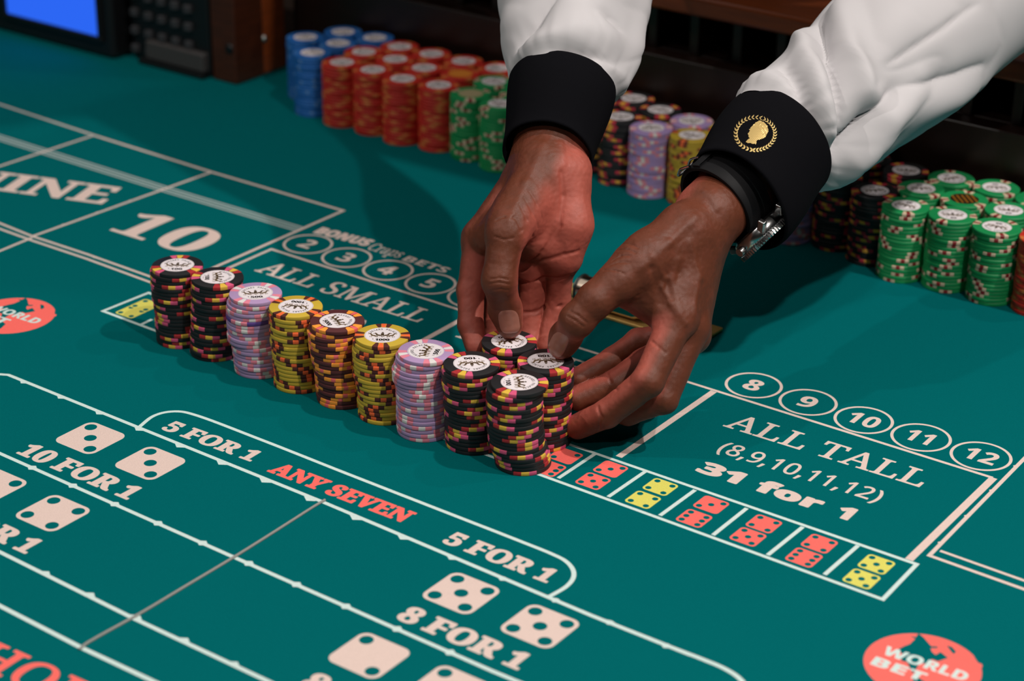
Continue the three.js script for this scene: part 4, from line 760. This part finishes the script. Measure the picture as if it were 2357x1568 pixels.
// ---------------------------------------------------------------- wristwatch
{
  const watch = thing('wristwatch', 'steel diving watch on a black rubber strap worn against the black cuff', 'wristwatch');
  const rubber = new THREE.MeshPhysicalMaterial({ color: lin(0.007, 0.007, 0.008), roughness: 0.6, specularIntensity: 0.35 }), steel = std(lin(0.62, 0.62, 0.62), 0.22, { metalness: 1 }), glass = new THREE.MeshPhysicalMaterial({ color: lin(0.02, 0.02, 0.025), roughness: 0.06, clearcoat: 1 });
  const axis = new THREE.Vector3(0.62, 0.56, -0.5).normalize(), C = pv(1669, 452, ld + 0.036);
  const N = new THREE.Vector3(0, 0, 1).addScaledVector(axis, -axis.z).normalize(), B = new THREE.Vector3().crossVectors(N, axis).normalize();   // B points up-left
  const ringPoint = (a, r, s) => C.clone().addScaledVector(N, Math.cos(a) * r * 0.86).addScaledVector(B, Math.sin(a) * r).addScaledVector(axis, s);
  const R = 29.5;
  const band = (a0, a1, r0, th, w0, w1, notch) => {   // a strap piece: rectangular section swept along the ring
    const n = 70, rows = [], m = 12;
    for (let i = 0; i <= n; i++) {
      const k = i / n, a = mix(a0, a1, k), w = mix(w0, w1, k) / 2, row = [];
      for (const [x, y] of [[-1, 0], [-1, 0.75], [-0.9, 1], [-0.34, 1], [-0.3, notch ? 0.72 : 1], [0.3, notch ? 0.72 : 1], [0.34, 1], [0.9, 1], [1, 0.75], [1, 0], [0, 0], [-1, 0]]) row.push(ringPoint(a, r0 + y * th, x * w));
      rows.push(row);
    }
    const pos = [], idx = []; rows.forEach((r) => r.forEach((p) => pos.push(p.x, p.y, p.z))); for (let j = 0; j < n; j++) for (let i = 0; i < m - 1; i++) { const a = j * m + i, b = a + m; idx.push(a, b, a + 1, b, b + 1, a + 1); }
    let g = new THREE.BufferGeometry(); g.setAttribute('position', new THREE.Float32BufferAttribute(pos, 3)); g.setIndex(idx); g.scale(0.001, 0.001, 0.001).applyMatrix4(CAM); g.computeVertexNormals(); return creased(g, 0.6);
  };
  const rubberD = rubber.clone(); rubberD.side = THREE.DoubleSide;
  mesh('strap', band(-1.25, 1.75, R, 3.2, 26, 23, true), rubberD, watch); mesh('strap', band(1.62, 4.4, R, 3.0, 23, 26, false), rubberD, watch);
  mesh('strap_keeper', band(0.98, 1.2, R + 3.0, 2.0, 23, 23, false), rubberD, watch);
  // buckle: a bent steel loop at the upper-left turn of the strap
  const loop = new THREE.CatmullRomCurve3([[1.3, 4.2, -11.5], [1.62, 5.6, -12], [1.86, 5, -11.5], [1.9, 4.6, 0], [1.86, 5, 11.5], [1.62, 5.6, 12], [1.3, 4.2, 11.5]].map(([a, o, s]) => ringPoint(a, R + o, s)), false, 'catmullrom', 0.3);
  mesh('buckle', new THREE.TubeGeometry(loop, 90, 1.15, 10).scale(0.001, 0.001, 0.001).applyMatrix4(CAM), steel, watch).userData.label = 'bright steel buckle';
  mesh('buckle_pin', new THREE.TubeGeometry(new THREE.CatmullRomCurve3([[1.3, 4.6, 0], [1.6, 6, 0], [1.88, 5.2, 0]].map(([a, o, s]) => ringPoint(a, R + o, s))), 30, 0.9, 8).scale(0.001, 0.001, 0.001).applyMatrix4(CAM), steel, watch);
  // case at the lower-right turn: axis of the case points out of the wrist
  const out = ringPoint(-1.52, 1, 0).sub(C).normalize(), side = axis.clone(), third = new THREE.Vector3().crossVectors(side, out).normalize(), head = C.clone().addScaledVector(out, R + 1.5);
  const M = new THREE.Matrix4().makeBasis(side, out, third).setPosition(head), put = (g) => g.applyMatrix4(M).scale(0.001, 0.001, 0.001).applyMatrix4(CAM);
  mesh('watch_case', put(creased(new THREE.LatheGeometry([[0, -1], [17, -1], [20, 0.5], [21.2, 3], [21.2, 7], [20.4, 8.6], [18, 9], [0, 9]].map(([x, y]) => new THREE.Vector2(x, y)), 72), 0.5)), steel, watch);
  const teeth = []; for (let i = 0; i < 60; i++) { const a = i / 60 * 2 * Math.PI; teeth.push(new THREE.BoxGeometry(1.5, 3.6, 1.1).translate(21.9, 10.4, 0).rotateY(a)); }
  mesh('bezel', put(mergeGeometries([creased(new THREE.LatheGeometry([[15.5, 11.6], [17, 12.4], [21, 12], [21.8, 11], [21.8, 9.2], [20, 8.8]].map(([x, y]) => new THREE.Vector2(x, y)), 72), 0.5), ...teeth.map((t) => t.toNonIndexed())].map((g) => { g.deleteAttribute('uv'); return g; }))), steel, watch).userData.label = 'steel bezel with a coin edge';
  mesh('watch_glass', put(new THREE.CylinderGeometry(15.8, 16, 1.2, 64).translate(0, 11.6, 0)), glass, watch);
  for (const sx of [-1, 1]) for (const sz of [-1, 1]) mesh('lug', put(new RoundedBoxGeometry(4.5, 6, 11, 3, 1.4).rotateX(sz * 0.5).translate(sx * 10.5, 2.2, sz * 20)), steel, watch);
  mesh('crown', put(new THREE.CylinderGeometry(3, 3, 4, 24).rotateZ(Math.PI / 2).translate(-23.5, 5, 0)), steel, watch);
}

// ---------------------------------------------------------------- drop slot, paddle, terminal and post
const onV = (px, py, V) => { const d = ray(px, py), k = (V / 1000 + 1.3 * CT) / (d.x * ST - d.z * CT); return d.multiplyScalar(k).add(new THREE.Vector3(0, EYE, 0)); };   // pixel on the upright plane v = V
{
  const brass = std(lin(0.75, 0.46, 0.14), 0.45, { metalness: 0.45 }), slotDark = std(lin(0.01, 0.008, 0.005), 0.8);
  const plate = thing('drop_slot_plate', 'brass drop slot plate lying on the cloth behind the hands', 'drop slot');
  const [uR, vR] = uvPx(1665, 762), [, vF] = uvPx(1606, 800), uL = uR - 168;
  mesh('plate', tableBox(uL, uR, vF, vR, 0.0002, 0.003, 0.0012), brass, plate);
  mesh('slot_opening', tableBox(uL + 30, uR - 24, (vF + vR) / 2 - 5, (vF + vR) / 2 + 5, 0.0028, 0.00315, 0.0001), slotDark, plate);
  for (const u of [uL + 9, uR - 9]) { const p = toWorld(u, (vF + vR) / 2, 0.0034); mesh('screw', new THREE.CylinderGeometry(0.0028, 0.0032, 0.0012, 20).translate(p.x, p.y, p.z), brass, plate); }
  // paddle handle lying across the slot: chrome tube with black rings
  const paddle = thing('slot_paddle', 'shiny metal paddle handle with black rings on the drop slot plate', 'paddle');
  const chrome = std(lin(0.85, 0.7, 0.56), 0.18, { metalness: 1 }), bandBlack = std(lin(0.01, 0.01, 0.01), 0.4);
  const end = pv(1334, 656, rightHand.depth + 0.085).multiplyScalar(0.001).applyMatrix4(CAM), dir = new THREE.Vector3(CT, 0, ST).multiplyScalar(1).normalize();
  const q = new THREE.Quaternion().setFromUnitVectors(new THREE.Vector3(0, 1, 0), dir), E = Math.max(0.0035 + 0.0118, 0), base = onPlane(1336, 664, E), place = (g) => g.applyQuaternion(q).translate(base.x, base.y, base.z);
  mesh('handle', place(creased(new THREE.LatheGeometry([[0, -0.002], [0.0095, -0.002], [0.0115, 0], [0.0115, 0.055], [0.009, 0.062], [0, 0.062]].map(([x, y]) => new THREE.Vector2(x, y)), 48), 0.5)), chrome, paddle);
  for (const y of [0.0015, 0.0125, 0.024]) mesh('rubber_ring', place(new THREE.TorusGeometry(0.0115, 0.0011, 12, 48).rotateX(Math.PI / 2).translate(0, y, 0)), bandBlack, paddle);
}
{
  // monitor: black case with a lit blue screen
  const mon = thing('monitor', 'black monitor with a lit blue screen beside the keypad', 'monitor'), blackPlastic = std(lin(0.006, 0.006, 0.007), 0.45);
  const V = 426, u = (p) => uvOf(p)[0], bl = onV(18, 27, V), br = onV(230, 86, V), uR = u(onV(262, 140, V)), uL = uR - 330, y0 = (bl.y + br.y) / 2;
  mesh('case', tableBox(uL, uR, V, V + 60, 0, 0.26, 0.006), blackPlastic, mon);
  const s0 = u(bl), s1 = u(br), w = (s1 - s0) / 1000, hgt = 0.17;
  const scr = new THREE.PlaneGeometry(w, hgt), tex = canvasTexture(256, 192, (c, W, H) => { c.fillStyle = '#2f6bff'; c.fillRect(0, 0, W, H); c.fillStyle = '#2a5fe8'; c.fillRect(0, 0, W, H * 0.52); c.fillStyle = '#3f78ff'; c.fillRect(W * 0.7, H * 0.3, W * 0.3, H * 0.35); c.fillStyle = '#16358c'; c.fillRect(W * 0.4, H * 0.4, W * 0.26, H * 0.16); });
  const m = mesh('lit_screen', scr.rotateY(-TURN), new THREE.MeshStandardMaterial({ color: 0x000000, emissive: 0xffffff, emissiveMap: tex, emissiveIntensity: 0.9, roughness: 0.2 }), mon), c = toWorld((s0 + s1) / 2, V - 0.6, y0 + hgt / 2); m.position.copy(c);
  const fr = 6; for (const [a, b, c0, c1] of [[s0 - fr, s1 + fr, y0 - 0.006, y0], [s0 - fr, s0, y0, y0 + hgt], [s1, s1 + fr, y0, y0 + hgt]]) mesh('bezel', tableBox(a, b, V - 4, V + 1, c0, c1, 0.001), blackPlastic, mon);
  const light = new THREE.RectAreaLight(lin(0.12, 0.3, 1), 0.3, w * 0.96, hgt * 0.96); light.name = 'screen_light'; light.position.copy(toWorld((s0 + s1) / 2, V - 3, y0 + hgt / 2)); light.lookAt(toWorld((s0 + s1) / 2, V - 500, y0 + hgt / 2)); scene.add(light);
  // keypad terminal
  const pad = thing('keypad_terminal', 'black keypad terminal with rows of grey keys beside the wooden post', 'keypad'), keyMat = std(lin(0.045, 0.045, 0.05), 0.55), lip = std(lin(0.06, 0.055, 0.055), 0.5);
  const PV = 446, pu0 = u(onV(286, 139, 433)), pu1 = u(onV(492, 184, PV)) - 3;
  mesh('case', tableBox(pu0, pu1, PV, PV + 50, 0, 0.24, 0.004), blackPlastic, pad);
  mesh('foot_plate', tableBox(pu0 + 20, pu1 - 2, PV - 12, PV + 1, 0.001, 0.006, 0.001), blackPlastic, pad); mesh('card_tray', tableBox(u(onV(335, 124, PV - 9)), pu1 - 3, PV - 9, PV + 1, 0.007, 0.027, 0.002), lip, pad);
  const cols = [[314, 68], [346, 78], [377, 86], [408, 94], [438, 102.5], [472, 111]];
  for (let r = -2; r < 3; r++) for (const [x, y] of cols) { const p = onV(x - 1.5 * r, y - 42 * r + 0.8 * r, PV), [ku] = uvOf(p); if (ku > pu1 - 8 || p.y > 0.225) continue; mesh('key', tableBox(ku - 4.6, ku + 4.6, PV - 5, PV + 1, p.y - 0.0042, p.y + 0.0042, 0.0012), keyMat, pad); }
  // wooden post; light and shade put into its side and front tones
  const post = thing('wooden_post', 'reddish brown wooden post between the keypad and the blue chips', 'post'), shadedFrontWood = std(0xffffff, 0.4, { map: woodMap([0.2, 0.09, 0.04], [0.32, 0.15, 0.07], 0.4) }), litSideWood = std(0xffffff, 0.4, { map: woodMap([0.42, 0.18, 0.07], [0.62, 0.3, 0.12], 0.4) });
  const [cu, cv] = uvPx(545, 197), left = uvPx(490, 183)[0];
  mesh('front_board', tableBox(left, cu, cv, cv + 44, 0.0006, 0.3, 0.002), shadedFrontWood, post); mesh('side_board', tableBox(left, cu - 1.5, cv + 44.5, 524, 0.0006, 0.3, 0.002), litSideWood, post);
  const kn = onV(528, 112, cv), sc = new THREE.SphereGeometry(0.0055, 20, 14).scale(1, 1, 0.5).rotateY(-TURN).translate(kn.x, kn.y, kn.z); mesh('knob', sc, blackPlastic, post);
  const d = ray(607, 88), kk = ((cu - 1.5) / 1000 - 1.3 * ST) / (d.x * CT + d.z * ST), sp = d.multiplyScalar(kk).add(new THREE.Vector3(0, EYE, 0)); mesh('screw', new THREE.SphereGeometry(0.0042, 20, 14).translate(sp.x, sp.y, sp.z), std(lin(0.7, 0.68, 0.64), 0.25, { metalness: 1 }), post);
}

renderer.render(scene, camera);
